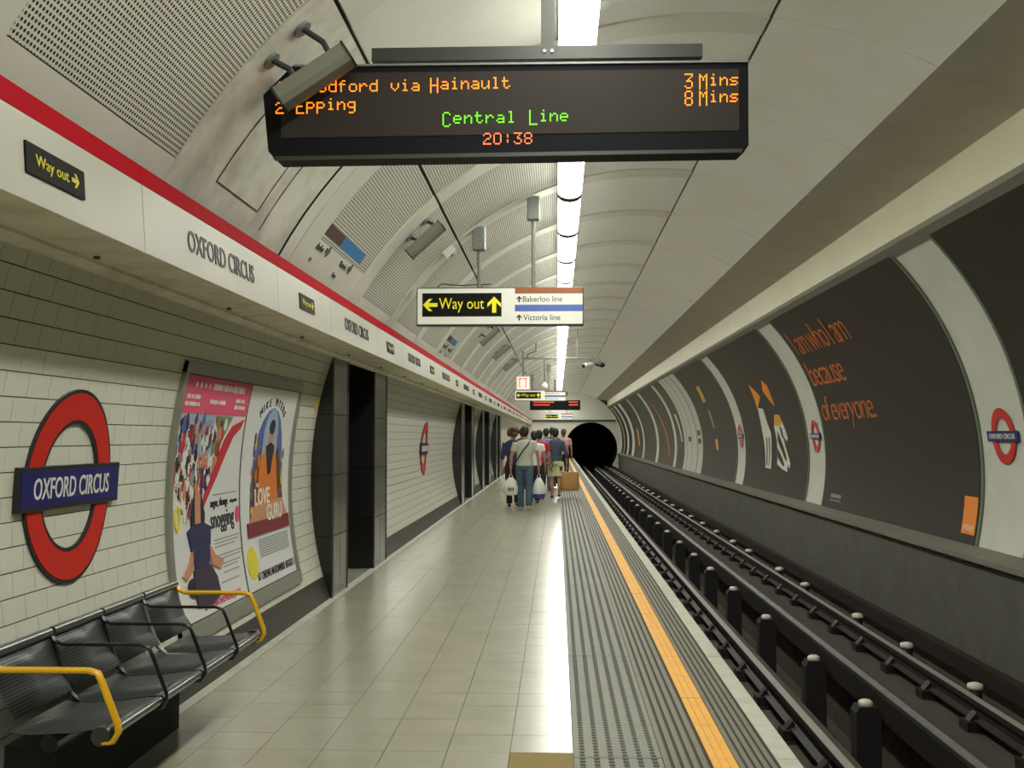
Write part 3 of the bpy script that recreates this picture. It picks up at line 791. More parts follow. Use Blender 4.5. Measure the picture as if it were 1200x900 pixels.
# small yellow tag near wall end and the dark hook on the frame
mt = mapL(10.15, 1.80); e = MB(); slab(e, grid2d(-.05, .05, -.06, .06, 1, 2), mt, .008, .014, SIGNYEL_P); tag(e.obj('notice_tag'), 'small yellow tag on the tiles at the end of the wall', 'tag')

# ================================================================== RIGHT HAND ADVERTS
strips = [(10.5, 11.7), (18.4, 19.65), (26.1, 27.35)]
def wall_poster(y0, y1, label, m=POSTER_DARK):
    p = MB(); patch(p, y0, y1, TH_LEDGE + .2, TH_D - .2, .004, .012, m, ysub=1)
    o = tag(p.obj('advert_poster', smooth=True), label, 'poster'); return o
def wmap(yfar, z): return mapR(yfar, z)
p0 = wall_poster(2.6, 10.46, 'almost black blank poster cut by the right edge of the picture')
pz = wall_poster(-5.4, 2.5, 'dark poster on the curved wall behind the viewer')
p1 = wall_poster(11.76, 18.34, 'dark brown poster reading I am who I am because of everyone in orange')
L1 = [('I am who I am', 18.1, 14.9, 2.99, .44), ('because', 18.15, 16.1, 2.50, .42), ('of everyone.', 18.2, 15.2, 1.88, .52)]
for tx, ya, yb, z, h in L1:
    e = MB(); slab(e, text2d(tx, h, ya - yb, off=-.012, space=.82), wmap((ya + yb) / 2, z), .005, .0085, ORANGE_T); e.obj('lettering', p1)
e = MB(); slab(e, grid2d(-.19, .19, -.20, .20, 1, 3), wmap(11.98, .66), .005, .008, ORANGE)
slab(e, text2d('orange', .075, .30), wmap(11.98, .52), .007, .010, WHITE); e.obj('logo_square', p1)
e = MB(); [slab(e, grid2d(-.31 + q_ * .045, -.31 + q_ * .045 + .032, -.025, .02 + .01 * (q_ % 3), 1, 1), wmap(17.6, .56), .005, .008, GREY_INK) for q_ in range(14)]; slab(e, grid2d(-.33, .33, -.008, .008, 1, 1), wmap(17.6, .49), .005, .008, GREY_INK); e.obj('small_print', p1)
p2 = wall_poster(19.71, 26.04, 'dark poster with orange beaks and striped sleeves printed on it')
def pp(px, py, Yg):  # coordinates on right wall poster: (y, z) for shapes
    return None
e = MB(); mm = wmap(22.7, 1.5)
def shp(m, lv, *pts): slab(e, slice2d(shape2d([list(pts)]), .15), mm, .005, .007 + lv * .001, m)
def wp(px, py, yc, z0):
    best = min((at(px, py, Y=8 + .04 * i) for i in range(1600)), key=lambda p: abs(math.hypot(p.x - CX, p.z - CZ) - R) if p.x > CX else 9)
    th = math.degrees(math.atan2(best.z - CZ, best.x - CX))
    return (yc - best.y, math.radians(th - th_right(z0)) * R)
def art(m, lv, ox, oy, k, yc, *pts):
    shp(m, lv, *[wp(ox + a * k, oy + b * k, yc, 1.5) for a, b in pts])
K2 = (860, 360, .2778, 22.7)
art(ORANGE, 1, *K2, (62, 325), (112, 375), (101, 432))
art(YEL_INK, 2, *K2, (80, 352), (108, 378), (101, 425))
art(ORANGE, 1, *K2, (116, 308), (140, 330), (172, 418), (150, 392), (122, 352))
art(YEL_INK, 2, *K2, (122, 335), (142, 372), (160, 400), (146, 388))
art(WHITE, 1, *K2, (103, 425), (122, 428), (142, 490), (157, 530), (160, 600), (157, 682), (134, 676), (133, 600), (121, 520), (107, 450))
art(POSTER_DARK, 2, *K2, (137, 548), (142, 548), (143, 668), (138, 668))
art(POSTER_DARK, 2, *K2, (148, 548), (152, 548), (152, 670), (148, 670))
art(WHITE, 1, *K2, (171, 455), (190, 453), (215, 510), (229, 552), (226, 566), (208, 540), (218, 585), (240, 660), (236, 682), (226, 660), (227, 696), (205, 682), (184, 662), (182, 560), (171, 505))
art(YEL_INK, 2, *K2, (171, 453), (190, 452), (206, 486), (198, 500), (174, 500))
art(POSTER_DARK, 2, *K2, (186, 520), (201, 560), (226, 638), (221, 652), (197, 592), (186, 562))
art(POSTER_DARK, 2, *K2, (185, 592), (200, 622), (216, 666), (208, 672), (187, 634))
art(POSTER_DARK, 2, *K2, (192, 498), (204, 512), (214, 556), (204, 546))
e.obj('artwork', p2)
p3 = wall_poster(27.41, 33.7, 'dark poster with a thin column of yellow print beyond the third white strip')
e = MB(); mm = wmap(30.2, 1.5); K3 = (700, 420, .1778, 30.2)
art(YEL_INK, 1, *K3, (650, 188), (668, 183), (716, 282), (700, 292))
art(GREY_INK, 1, *K3, (728, 340), (738, 338), (776, 458), (766, 458))
art(YEL_INK, 1, *K3, (778, 535), (794, 530), (800, 602), (788, 605))
e.obj('artwork', p3)
PW = mat('poster_white', rgb(196, 196, 186), .4, noise=.3, nscale=2, dark=(.8, .8, .78, 1))
pw1 = wall_poster(33.8, 38.6, 'tall white poster of three sheets between dark ones', PW)
e = MB()
for yy in (34.9, 35.0, 36.4, 37.7): patch(e, yy, yy + .05, TH_LEDGE + .5, TH_D - .5, .006, .006, BLACK)
e.obj('sheet_joint', pw1)
e = MB()
for yy, z in ((34.4, 1.6), (34.4, 1.35), (36.9, 1.4)): slab(e, grid2d(-.3, .3, -.08, .08, 1, 1), wmap(yy, z), .005, .012, LETTER)
e.obj('print', pw1)
far = [(38.7, 41.0), (42.0, 48.2), (49.5, 56.0), (57.2, 63.2), (65.5, 68.0), (70.0, 72.3), (73.4, 75.5)]
farlab = ['narrow dark poster just beyond the white poster', 'far dark poster with a faint red-orange line of print', 'plain dark far poster, second beyond the white poster',
          'far purple-brown poster with a small yellow mark', 'very far dark poster between two pale bands', 'small dark poster close to the tunnel mouth', 'last sliver of dark poster beside the tunnel mouth']
for (a, b), lb in zip(far, farlab):
    o = wall_poster(a, b, lb, POSTER_DARK2)
    if 'red-orange' in lb:
        e = MB(); mm = wmap(45, 1.5); shp(ORANGE_T, 1, (-1.6, 1.5), (-1.2, 1.5), (1.5, -.7), (1.2, -.8)); e.obj('artwork', o)
    if 'yellow mark' in lb:
        e = MB(); mm = wmap(60, 1.5); shp(YEL_INK, 1, (-.6, .4), (.2, .4), (.6, -.5), (-.1, -.5)); e.obj('artwork', o)
    if 'narrow' in lb:
        e = MB(); mm = wmap(39.6, 1.7); shp(WHITE, 1, (-.4, .6), (.1, .6), (.5, -.4), (.2, -.4)); e.obj('artwork', o)
e = MB()
for a, b in strips:
    for yy in (a, b): patch(e, yy - .03, yy + .03, TH_LEDGE, TH_D, .008, .02, STRIPEDGE)
e.obj('strip_edging', wall_right)
for i, (a, b) in enumerate(strips):
    roundel('wall_roundel', wmap((a + b) / 2 - .02, 1.50), .28, ['small roundel on the nearest white strip of the track wall', 'small roundel on the second white strip, beside the orange slogan poster', 'tiny roundel on the third white strip along the track wall'][i], small=True)
# small dark hole in track wall
e = MB(); p = at(911, 680, X=4.155); e.tube([(4.17, p.y, p.z), (4.14, p.y, p.z), (4.135, p.y, p.z)], [.05, .05, .03], BLACK, 10); e.obj('pipe_stub', ledge_wall)

# ================================================================== DEPARTURE BOARD
BY = 5.5
root = empty('departure_board', at(595, 190, Y=BY)); tag(root, 'black dot-matrix departure board hanging overhead, orange and green text', 'departure board')
pts = [(308, 111), (343, 76), (877, 71), (877.5, 170), (868, 179), (324, 188), (314, 177)]
poly = [(at(px, py, Y=BY).x, at(px, py, Y=BY).z) for px, py in pts]
c = MB(); c.prism(poly, BY, BY + .15, BOARD); c.obj('case', root, bevel=.006)
zt = at(600, 84, Y=BY).z; zb = at(600, 158, Y=BY).z; xa = at(330, 120, Y=BY).x; xb = at(866, 120, Y=BY).x
f = MB(); f.prism([(xa, at(330, 162, Y=BY).z), (xb, at(866, 153, Y=BY).z), (xb, at(866, 81, Y=BY).z), (at(352, 86, Y=BY).x, at(352, 86, Y=BY).z), (xa, at(330, 106, Y=BY).z)], BY - .004, BY + .01, SCREEN); f.obj('screen', root)
f = MB(); q0 = at(345, 78, Y=BY); q1 = at(877, 72.5, Y=BY)
f.prism([(q0.x, q0.z - .004), (q1.x, q1.z - .004), (q1.x, q1.z + .006), (q0.x, q0.z + .006)], BY - .012, BY + .03, GREYP); f.obj('top_trim', root)
q0 = at(322, 187, Y=BY); q1 = at(869, 178, Y=BY)
f = MB(); f.prism([(q0.x, q0.z - .004), (q1.x, q1.z - .004), (q1.x + .005, q1.z + .014), (q0.x - .01, q0.z + .014)], BY - .010, BY + .02, GUN); f.obj('bottom_trim', root)
q0 = at(437, 78, Y=BY + .1); q1 = at(822, 54, Y=BY + .1)
f = MB(); f.box(q0.x, q1.x, BY + .06, BY + .16, q0.z + .015, q1.z, GUN)
f.box(at(634, 0, Y=BY + .1).x, at(650, 0, Y=BY + .1).x, BY + .08, BY + .14, q0.z + .03, 4.40, GUN)
f.obj('hanging_bracket', root)
f = MB()
for px in (638, 647):
    q = at(px, 60, Y=BY + .06); f.tube([(q.x, BY + .062, q.z), (q.x, BY + .05, q.z)], .009, BENCHS, 8)
f.obj('bolt', root)
G = {
'1': ['00100','01100','00100','00100','00100','00100','01110'], '2': ['01110','10001','00001','00110','01000','10000','11111'],
'0': ['01110','10001','10001','10001','10001','10001','01110'], '3s': ['11111','00010','00100','00110','00001','10001','01110'],
'8s': ['01110','10001','10001','01110','10001','10001','01110'], ':': ['00000','00100','00100','00000','00100','00100','00000'],
'W': ['10001','10001','10001','10001','10101','10101','10101','11011','10001'], 'E': ['11111','10000','10000','10000','11110','10000','10000','10000','11111'],
'H': ['10001','10001','10001','10001','11111','10001','10001','10001','10001'], 'M': ['10001','11011','10101','10101','10001','10001','10001','10001','10001'],
'C': ['01110','10001','10000','10000','10000','10000','10000','10001','01110'], 'L': ['10000','10000','10000','10000','10000','10000','10000','10000','11111'],
'3': ['11111','00001','00010','00100','01110','00001','00001','10001','01110'], '8': ['01110','10001','10001','10001','01110','10001','10001','10001','01110'],
'o': ['00000','00000','01110','10001','10001','10001','01110'], 'd': ['00001','00001','01111','10001','10001','10001','01111'],
'f': ['00110','01000','11110','01000','01000','01000','01000'], 'r': ['00000','00000','10110','11001','10000','10000','10000'],
'v': ['00000','00000','10001','10001','10001','01010','00100'], 'i': ['00100','00000','01100','00100','00100','00100','01110'],
'a': ['00000','00000','01110','00001','01111','10001','01111'], 'n': ['00000','00000','10110','11001','10001','10001','10001'],
'u': ['00000','00000','10001','10001','10001','10011','01101'], 'l': ['01100','00100','00100','00100','00100','00100','01110'],
't': ['01000','01000','11110','01000','01000','01001','00110'], 's': ['00000','00000','01111','10000','01110','00001','11110'],
'e': ['00000','00000','01110','10001','11111','10000','01110'], 'p': ['00000','00000','11110','10001','10001','11110','10000','10000','10000'],
'g': ['00000','00000','01111','10001','10001','01111','00001','00001','01110'], 'c': ['00000'] * 7}
def led(chars, px0, py0, pitch, m, dp=2.0, py_slope=-.014):
    e = MB()
    for i, ch in enumerate(chars):
        if ch == ' ': continue
        for r_, row in enumerate(G[ch]):
            for c_, b_ in enumerate(row):
                if b_ == '1':
                    px = px0 + i * pitch + c_ * dp * .98; py = py0 + r_ * dp + (px - px0) * py_slope
                    q = at(px, py, Y=BY); h = .0029
                    e.box(q.x - h, q.x + h, BY - .0065, BY - .004, q.z - h, q.z + h, m)
    e.obj('led_text', root)
led(list('1'), 324, 97, 12, LEDO); led(list('Woodford'), 350, 96, 12, LEDO); led(list('via'), 459, 94.5, 12, LEDO); led(list('Hainault'), 505, 92.5, 12, LEDO)
led(list('2'), 324, 121, 12, LEDO); led(list('Epping'), 348, 117, 12, LEDO)
led(['3'], 803, 87.5, 12, LEDO); led(list('Mins'), 820, 88, 12, LEDO); led(['8'], 803, 107.5, 12, LEDO); led(list('Mins'), 820, 107.5, 12, LEDO)
led(list('Central'), 519.5, 132.5, 12.6, LEDG); led(list('Line'), 621, 130, 12, LEDG)
led(['2', '0', ':', '3s', '8s'], 567, 157, 12, LEDR)

# ================================================================== CEILING SPEAKERS
def speaker(p0, p1, label, dep=.075):
    """box-section column speaker between two points, on two bracket arms up to the vault"""
    p0 = Vector(p0); p1 = Vector(p1); d = (p1 - p0).normalized(); yv = Vector((0, 1, 0)); n = d.cross(yv).normalized()
    cc = Vector((CX, p0.y, CZ))
    if n.dot(cc - p0) > 0: n = -n         # n -> outwards to the lining
    r = empty('column_speaker', (p0 + p1) / 2); tag(r, label, 'loudspeaker', 'column speakers on the left of the vault')
    b = MB(); hw = .075
    prof = [(-hw, 0), (-hw * .8, -.03), (0, -.045), (hw * .8, -.03), (hw, 0), (hw, .065), (-hw, .065)]
    vs = []
    for e in (p0, p1):
        for a, c_ in prof: vs.append(e + yv * a + n * (c_))
    k = len(prof); b.add(vs, [(i, (i + 1) % k, k + (i + 1) % k, k + i) for i in range(k)] + [tuple(range(k)), tuple(range(k, 2 * k))], SPK); b.obj('cabinet', r)
    for end, s in ((p0, -1), (p1, 1)):
        b = MB(); vs = []
        for tt in (-.004, .008):
            for a, c_ in prof: vs.append(end + d * s * tt + yv * a * 1.06 + n * c_ * 1.06)
        b.add(vs, [(i, (i + 1) % k, k + (i + 1) % k, k + i) for i in range(k)] + [tuple(range(k)), tuple(range(k, 2 * k))], GUN); b.obj('end_cap', r)
    for f_ in (.28, .8):
        q = p0.lerp(p1, f_) + n * .04
        ax = q - Vector((CX, q.y, CZ)); ax.y = 0
        dist = R - ax.length; tgt = q + ax.normalized() * dist
        b = MB(); b.tube([q, q.lerp(tgt, .45) + d * .03, tgt], .016, GUN, 8); b.tube([tgt - ax.normalized() * .02, tgt], .05, GREYP, 10); b.obj('bracket_arm', r)
    return r
speaker(at(331, 121, Y=5.36), at(411, 68, Y=5.36), 'grey column speaker crossing the left end of the departure board')
speaker(at(481, 300, Y=10.4), at(519, 266, Y=10.4), 'grey column speaker on the vault between board and way out sign')
speaker(at(565, 404, Y=20.4), at(584, 386, Y=20.4), 'small far column speaker just below the hanging way out sign')
speaker(at(580, 421, Y=25.2), at(597, 406, Y=25.2), 'second small column speaker below the way out sign')
speaker(at(592, 434, Y=29.7), at(606, 422, Y=29.7), 'farthest tiny column speaker left of the vertical pole')
# small white box on the vault
q = min((at(527, 296, Y=8 + .02 * i) for i in range(400)), key=lambda p: abs(math.hypot(p.x - CX, p.z - CZ) - R + .05)); qa = (Vector((CX, q.y, CZ)) - q).normalized()
b = MB(); 
ax = math.atan2(q.z - CZ, q.x - CX); x_, z_ = CX + (R - .0) * math.cos(ax), CZ + (R - .0) * math.sin(ax)
root = empty('alarm_box', (x_, q.y, z_)); tag(root, 'small white square box with dark hole on the vault', 'box')
def radial_box(mb, th, y0, y1, w_, d0, d1, m):
    c_, s_ = math.cos(th), math.sin(th); vs = []
    for y in (y0, y1):
        for rr in (R - d0, R - d1):
            for t in (-w_, w_): vs.append((CX + rr * c_ - t * s_, y, CZ + rr * s_ + t * c_))
    mb.add(vs, [(0, 1, 3, 2), (4, 6, 7, 5), (0, 4, 5, 1), (2, 3, 7, 6), (0, 2, 6, 4), (1, 5, 7, 3)], m)
b = MB(); radial_box(b, ax, q.y - .07, q.y + .07, .07, 0, .09, WHITE); b.obj('housing', root, bevel=.008)
b = MB(); radial_box(b, ax, q.y - .02, q.y + .02, .02, .08, .095, BLACK); b.obj('aperture', root)

# line plates on the vault (brown / blue) with tiny text
PLATEINK = mat('plate_ink', rgb(92, 90, 84), .5)
def line_plate(y0, y1, label):
    r = empty('line_plate', (on(145)[0], y0, on(145)[1])); tag(r, label, 'sign', 'brown and blue line plates on the vault')
    ym = (y0 + y1) / 2; hth = 1.7
    b = MB(); patch(b, y0, ym, 144.0, 145.6, .002, .006 + .004, BROWN2); b.obj('brown_band', r)
    b = MB(); patch(b, ym, y1, 144.0, 145.6, .002, .010, LBLUE); b.obj('blue_band', r)
    for yc, tx in ((y0 + .42, 'Bakerloo'), (ym + .42, 'Victoria')):
        mf = mapL(yc, on(147.3)[1])
        b = MB(); slab(b, text2d(tx, .05, .26), mf, .0, .010, PLATEINK); slab(b, text2d('line', .04, .12, -.08, -.11), mf, .0, .010, PLATEINK)
        slab(b, shape2d([[(.20, -.01), (.27, -.01), (.27, -.04), (.32, .01), (.27, .06), (.27, .03), (.20, .03)]]), mf, 0, .010, PLATEINK); b.obj('lettering', r)
line_plate(7.72, 9.52, 'brown and blue line plate on the vault under the departure board')
line_plate(16.9, 18.4, 'far brown and blue line plate left below the way out sign')

# ================================================================== HANGING WAY OUT SIGNS
def arrow(cx, cy, s, ang, th=.30):
    P = [(0, .5), (.42, .08), (.42, -.16), (.13, .12), (.13, -.5), (-.13, -.5), (-.13, .12), (-.42, -.16), (-.42, .08)]
    c_, s_ = math.cos(ang), math.sin(ang)
    return shape2d([[(cx + s * (x * c_ - y * s_), cy + s * (x * s_ + y * c_)) for x, y in P]])
def wayout(Y, x0, x1, z0, z1, label, full=True, poles=None):
    W, H = x1 - x0, z1 - z0; r = empty('hanging_sign', ((x0 + x1) / 2, Y, z0)); tag(r, label, 'sign')
    mf = lambda s, t, d: (x0 + s, Y - d, z0 + t)
    b = MB(); b.box(x0, x1, Y + .01, Y + .14, z0, z1, GUN); b.obj('case', r, bevel=.008)
    b = MB(); slab(b, grid2d(.012, W - .012, .018, H - .012, 1, 1), mf, -.012, 0, SIGNWHITE); b.obj('face', r)
    bx0, bx1, by0, by1 = W * .035, W * .51, H * .24, H * .85
    b = MB(); slab(b, grid2d(bx0, bx1, by0, by1, 1, 1), mf, -.002, .002, SIGNBLK); b.obj('way_out_panel', r)
    b = MB(); cy = (by0 + by1) / 2
    slab(b, text2d('Way out', H * .44 * .86, W * .27, (bx0 + bx1) / 2 - W * .002, cy - H * .01), mf, 0, .004, SIGNYEL)
    slab(b, arrow(bx0 + W * .047, cy, H * .38, PI / 2), mf, 0, .004, SIGNYEL)
    slab(b, arrow(bx1 - W * .044, cy, H * .42, 0), mf, 0, .004, SIGNYEL); b.obj('way_out_lettering', r)
    a = W * .59
    b = MB(); slab(b, grid2d(a, W - .012, H * .83, H * .985, 1, 1), mf, -.002, .002, BROWN); b.obj('brown_band', r)
    b = MB(); slab(b, grid2d(a, W - .012, H * .37, H * .54, 1, 1), mf, -.002, .002, BLUE); b.obj('blue_band', r)
    b = MB()
    slab(b, text2d('Bakerloo line', H * .145, W * .235, a + W * .165, H * .69), mf, 0, .003, LETTER)
    slab(b, text2d('Victoria line', H * .145, W * .22, a + W * .16, H * .21), mf, 0, .003, LETTER)
    for cyy in (.69, .21): slab(b, arrow(a + W * .025, H * cyy, H * .16, 0), mf, 0, .003, LETTER)
    b.obj('line_lettering', r)
    for px in poles or ():
        x = px; zt = CZ + math.sqrt((R - .0) ** 2 - (x - CX) ** 2)
        b = MB(); b.tube([(x, Y + .07, z1), (x, Y + .07, zt)], .022, GREYP, 10); b.obj('pole', r)
        b = MB(); b.box(x - .07, x + .07, Y + .0, Y + .14, zt - .28, zt - .02, GREYP); b.obj('junction_box', r, bevel=.01)
    b = MB(); c0 = x0 + W * .12
    b.tube([(c0, Y + .07, z1 + .01), (c0 + .05, Y + .07, z1 + .05), (c0 + .25, Y + .07, z1 + .03), (c0 + .6, Y + .07, z1 + .045)], .006, BLACK, 5); b.obj('cable', r)
    return r
WY = 12.2; a = at(488, 382, Y=WY); b_ = at(684, 336, Y=WY)
wayout(WY, a.x, b_.x, a.z, b_.z, 'hanging way out sign with yellow letters below the departure board', poles=[at(561, 300, Y=WY).x, at(625, 300, Y=WY).x])
WY = 41; a = at(603, 470, Y=WY); b_ = at(663, 457.5, Y=WY)
wayout(WY, a.x, b_.x, a.z, b_.z, 'far small way out sign under the camera pole', poles=[at(623, 440, Y=WY).x, at(643, 440, Y=WY).x])
WY = 73; a = at(638, 492, Y=WY); b_ = at(671, 484.5, Y=WY)
wayout(WY, a.x, b_.x, a.z, b_.z, 'tiny farthest way out sign above the crowd', poles=[at(645, 440, Y=WY).x, at(664, 440, Y=WY).x])
# far departure board
FY = 53; a = at(621, 480.5, Y=FY); b_ = at(680, 469, Y=FY)
r = empty('departure_board', ((a.x + b_.x) / 2, FY, a.z)); tag(r, 'small distant departure board with dim red text over the crowd', 'departure board')
b = MB(); b.box(a.x, b_.x, FY, FY + .3, a.z, b_.z, BOARD); b.obj('case', r)
b = MB()
for k in range(2): b.box(a.x + .15, a.x + 1.15 - .2 * k, FY - .01, FY, b_.z - .12 - k * .13, b_.z - .06 - k * .13, mat('led_far', rgb(180, 70, 40), .5, emit=rgb(190, 70, 36), estr=.8)); b.box(b_.x - .55, b_.x - .1, FY - .01, FY, b_.z - .12 - k * .13, b_.z - .06 - k * .13, MATS['led_far'])
b.obj('led_text', r)
b = MB(); b.tube([((a.x + b_.x) / 2, FY + .15, b_.z), ((a.x + b_.x) / 2, FY + .15, 4.2)], .04, GUN, 8); b.obj('hanging_bracket', r)

# pole, pipe and cameras, illuminated red/white sign
PY = 30
z_p = at(655, 420, Y=PY).z; xl = at(613, 420, Y=PY).x; xr = at(693, 420, Y=PY).x
r = empty('camera_gantry', (xl, PY, z_p)); tag(r, 'thin grey pipe gantry crossing the vault, carrying two cameras', 'gantry')
b = MB(); b.tube([(xl, PY, z_p), (xl + .05, PY, z_p + .0), (xr - .08, PY, z_p), (xr, PY, z_p - .02), (xr + .02, PY, z_p - .10)], .028, GREYP, 8); b.obj('cross_pipe', r)
b = MB(); b.tube([(xl, PY, at(613, 441, Y=PY).z), (xl, PY, CZ + math.sqrt(R * R - (xl - CX) ** 2))], .03, GREYP, 8); b.obj('pole', r)
b = MB(); x2 = at(628, 400, Y=PY).x; b.tube([(xl + .1, PY, z_p), (xl + .14, PY, z_p + .12), (x2, PY, z_p + .2), (x2, PY, CZ + math.sqrt(R * R - (x2 - CX) ** 2))], .018, GUN, 6); b.obj('conduit', r)
x3 = at(643, 430, Y=PY).x
b = MB(); x4 = at(677, 380, Y=PY).x; b.tube([(x4, PY, z_p), (x4, PY, CZ + math.sqrt(R * R - (x4 - CX) ** 2))], .02, GREYP, 6); b.obj('pole', r)
def cctv(px, py, Y, dirv, label, body=WHITE, s=1.0):
    q = at(px, py, Y=Y); r = empty('security_camera', q); tag(r, label, 'camera')
    d = Vector(dirv).normalized()
    b = MB(); b.tube([q - d * .16 * s, q - d * .15 * s, q + d * .12 * s, q + d * .13 * s], [.05 * s, .07 * s, .07 * s, .06 * s], body, 10); b.obj('body', r)
    b = MB(); b.tube([q + d * .13 * s, q + d * .17 * s], .05 * s, BLACK, 10); b.obj('lens', r)
    b = MB(); b.tube([q, q + Vector((0, 0, .10 * s)), q + Vector((-.02, 0, .2 * s))], .018, GREYP, 6); b.obj('mount', r)
cctv(689, 428, PY, (-.8, -.6, -.2), 'white security camera hanging from the right end of the gantry')
cctv(703, 427, PY, (.5, -.8, -.2), 'dark security camera at the far right of the gantry', BLACK)
q = at(613, 449, Y=PY); hwid = .19
r = empty('illuminated_sign', (q.x, PY, q.z)); tag(r, 'small lit white square sign with red figures on the pole', 'sign')
LITW = mat('lit_white', rgb(235, 225, 215), .5, emit=rgb(240, 220, 205), estr=.7)
b = MB(); b.box(q.x - hwid, q.x + hwid, PY - .05, PY + .07, q.z - hwid, q.z + hwid, WHITE); b.obj('case', r)
b = MB(); b.box(q.x - .16, q.x + .16, PY - .055, PY - .05, q.z - .16, q.z + .16, LITW); b.obj('lit_face', r)
b = MB(); LR = mat('lit_red', rgb(220, 60, 60), .5, emit=rgb(220, 60, 50), estr=.8)
for k in range(2):
    xx = q.x - .075 + k * .14
    slab(b, text2d('[' if k == 0 else ']', .22, .06), lambda s, t, d, xx=xx: (xx + s, PY - .055 - d, q.z + t), 0, .004, LR)
b.box(q.x - .12, q.x + .12, PY - .06, PY - .055, q.z + .115, q.z + .135, LR); b.obj('red_figures', r)
# emergency lamp (white drop) and its rod
q = at(638, 452, Y=38); r = empty('pendant_lamp', q); tag(r, 'small white drop-shaped dome hanging just right of the lit square sign', 'dome')
b = MB(); b.tube([q + Vector((0, 0, -.12)), q + Vector((0, 0, -.08)), q, q + Vector((0, 0, .07)), q + Vector((0, 0, .12))], [.04, .11, .12, .07, .02], PORC, 12); b.obj('shade', r, smooth=True)
b = MB(); b.tube([q + Vector((0, 0, .12)), (q.x, q.y, CZ + math.sqrt(R * R - (q.x - CX) ** 2))], .012, GUN, 6); b.obj('rod', r)

# way out plates on the frieze
for k in range(17):
    y0 = 3.52 + 3.87 * k
    if y0 > YE - 2: break
    lab = 'black way out plate with yellow arrow, nearest on the left frieze' if k == 0 else '%s small black and yellow plate along the left frieze' % ORD[k]
    r = empty('way_out_plate', (FRX, y0 + .22, 2.36)); tag(r, lab, 'sign', 'way out plates on the left frieze')
    hh = .052
    mf = (lambda yc: (lambda s, t, d: fm(yc)(s, t + .147, d)))(y0 + .225)
    b = MB(); slab(b, grid2d(-.225, .225, -hh, hh, 1, 1), mf, 0, .008, SIGNBLK); b.obj('plate', r)
    b = MB(); slab(b, text2d('Way out', .052, .25, -.035, -.004), mf, .006, .010, SIGNYEL_P); slab(b, arrow(.145, 0, .06, -PI / 2), mf, .006, .010, SIGNYEL_P); b.obj('lettering', r)

# ================================================================== BENCH
bench = empty('bench', (-1.85, 4.95, 0)); tag(bench, 'four-seat perforated steel bench with yellow end arms against the tiled wall', 'bench')
b0, pitch = 4.05, .505
def sheet(y0, y1, prof, m, th=.004):
    mb = MB(); n = len(prof); vs = []; uv = []; L = 0
    acc = [0]
    for i in range(1, n): acc.append(acc[-1] + math.hypot(prof[i][0] - prof[i - 1][0], prof[i][1] - prof[i - 1][1]))
    for y in (y0, y1):
        for k, (x, z) in enumerate(prof): vs.append((x, y, z)); uv.append((acc[k], y))
    mb.add(vs, [(i, i + 1, n + i + 1, n + i) for i in range(n - 1)], m, uv)
    return mb
backp = [(-2.00, .455), (-2.045, .52), (-2.075, .60), (-2.10, .675)]
seatp = [(-2.02, .415), (-1.95, .405), (-1.80, .412), (-1.68, .43), (-1.64, .43)]
for k in range(4):
    ya, yb = b0 + k * pitch + .012, b0 + (k + 1) * pitch - .012
    o = sheet(ya, yb, backp, BENCHP).obj('backrest', bench, smooth=True); md = o.modifiers.new('s', 'SOLIDIFY'); md.thickness = .004
    b = MB(); b.tube([(-2.10, ya, .69), (-2.10, yb, .69)], .021, BENCHS, 12); b.obj('top_roll', bench, smooth=True)
    o = sheet(ya, yb, seatp, BENCHP).obj('seat', bench, smooth=True); md = o.modifiers.new('s', 'SOLIDIFY'); md.thickness = .004
    b = MB(); b.tube([(-1.635, ya, .415), (-1.635, yb, .415)], .018, BENCHS, 12); b.obj('front_roll', bench, smooth=True)
def arm(y, m, hub=False, r=.014):
    b = MB(); pts = [(-2.11, y, .70), (-2.08, y, .655), (-2.05, y, .64), (-1.72, y, .64), (-1.685, y, .63), (-1.67, y, .60), (-1.61, y, .45), (-1.605, y, .42), (-1.625, y, .385), (-1.66, y, .38)]
    b.tube(pts, r, m, 10, squash=(1.35, .8)); b.obj('armrest', bench, smooth=True)
    if hub:
        b = MB(); b.tube([(-1.665, y - .018, .405), (-1.665, y + .018, .405)], .036, GUN, 16); b.obj('end_hub', bench)
for k in range(5): arm(b0 + k * pitch, BYEL if k in (0, 4) else BENCHK, k in (0, 4), .015 if k in (0, 4) else .0095)
for k in (1, 2, 3):
    y = b0 + k * pitch
    b = MB(); b.tube([(-2.10, y, .69), (-2.06, y, .56), (-2.01, y, .44), (-1.96, y, .40), (-1.66, y, .395)], .011, BENCHG if k == 3 else BENCHK, 8); b.obj('seat_bracket', bench, smooth=True)
b = MB(); b.tube([(-1.90, b0 + .08, .35), (-1.90, b0 + 4 * pitch - .05, .35)], .035, BENCHK, 10); b.obj('beam', bench)
b = MB(); b.box(-2.09, -1.95, b0 + .12, b0 + 3.3 * pitch, .0, .33, DARKGAP); b.obj('support_plinth', bench)

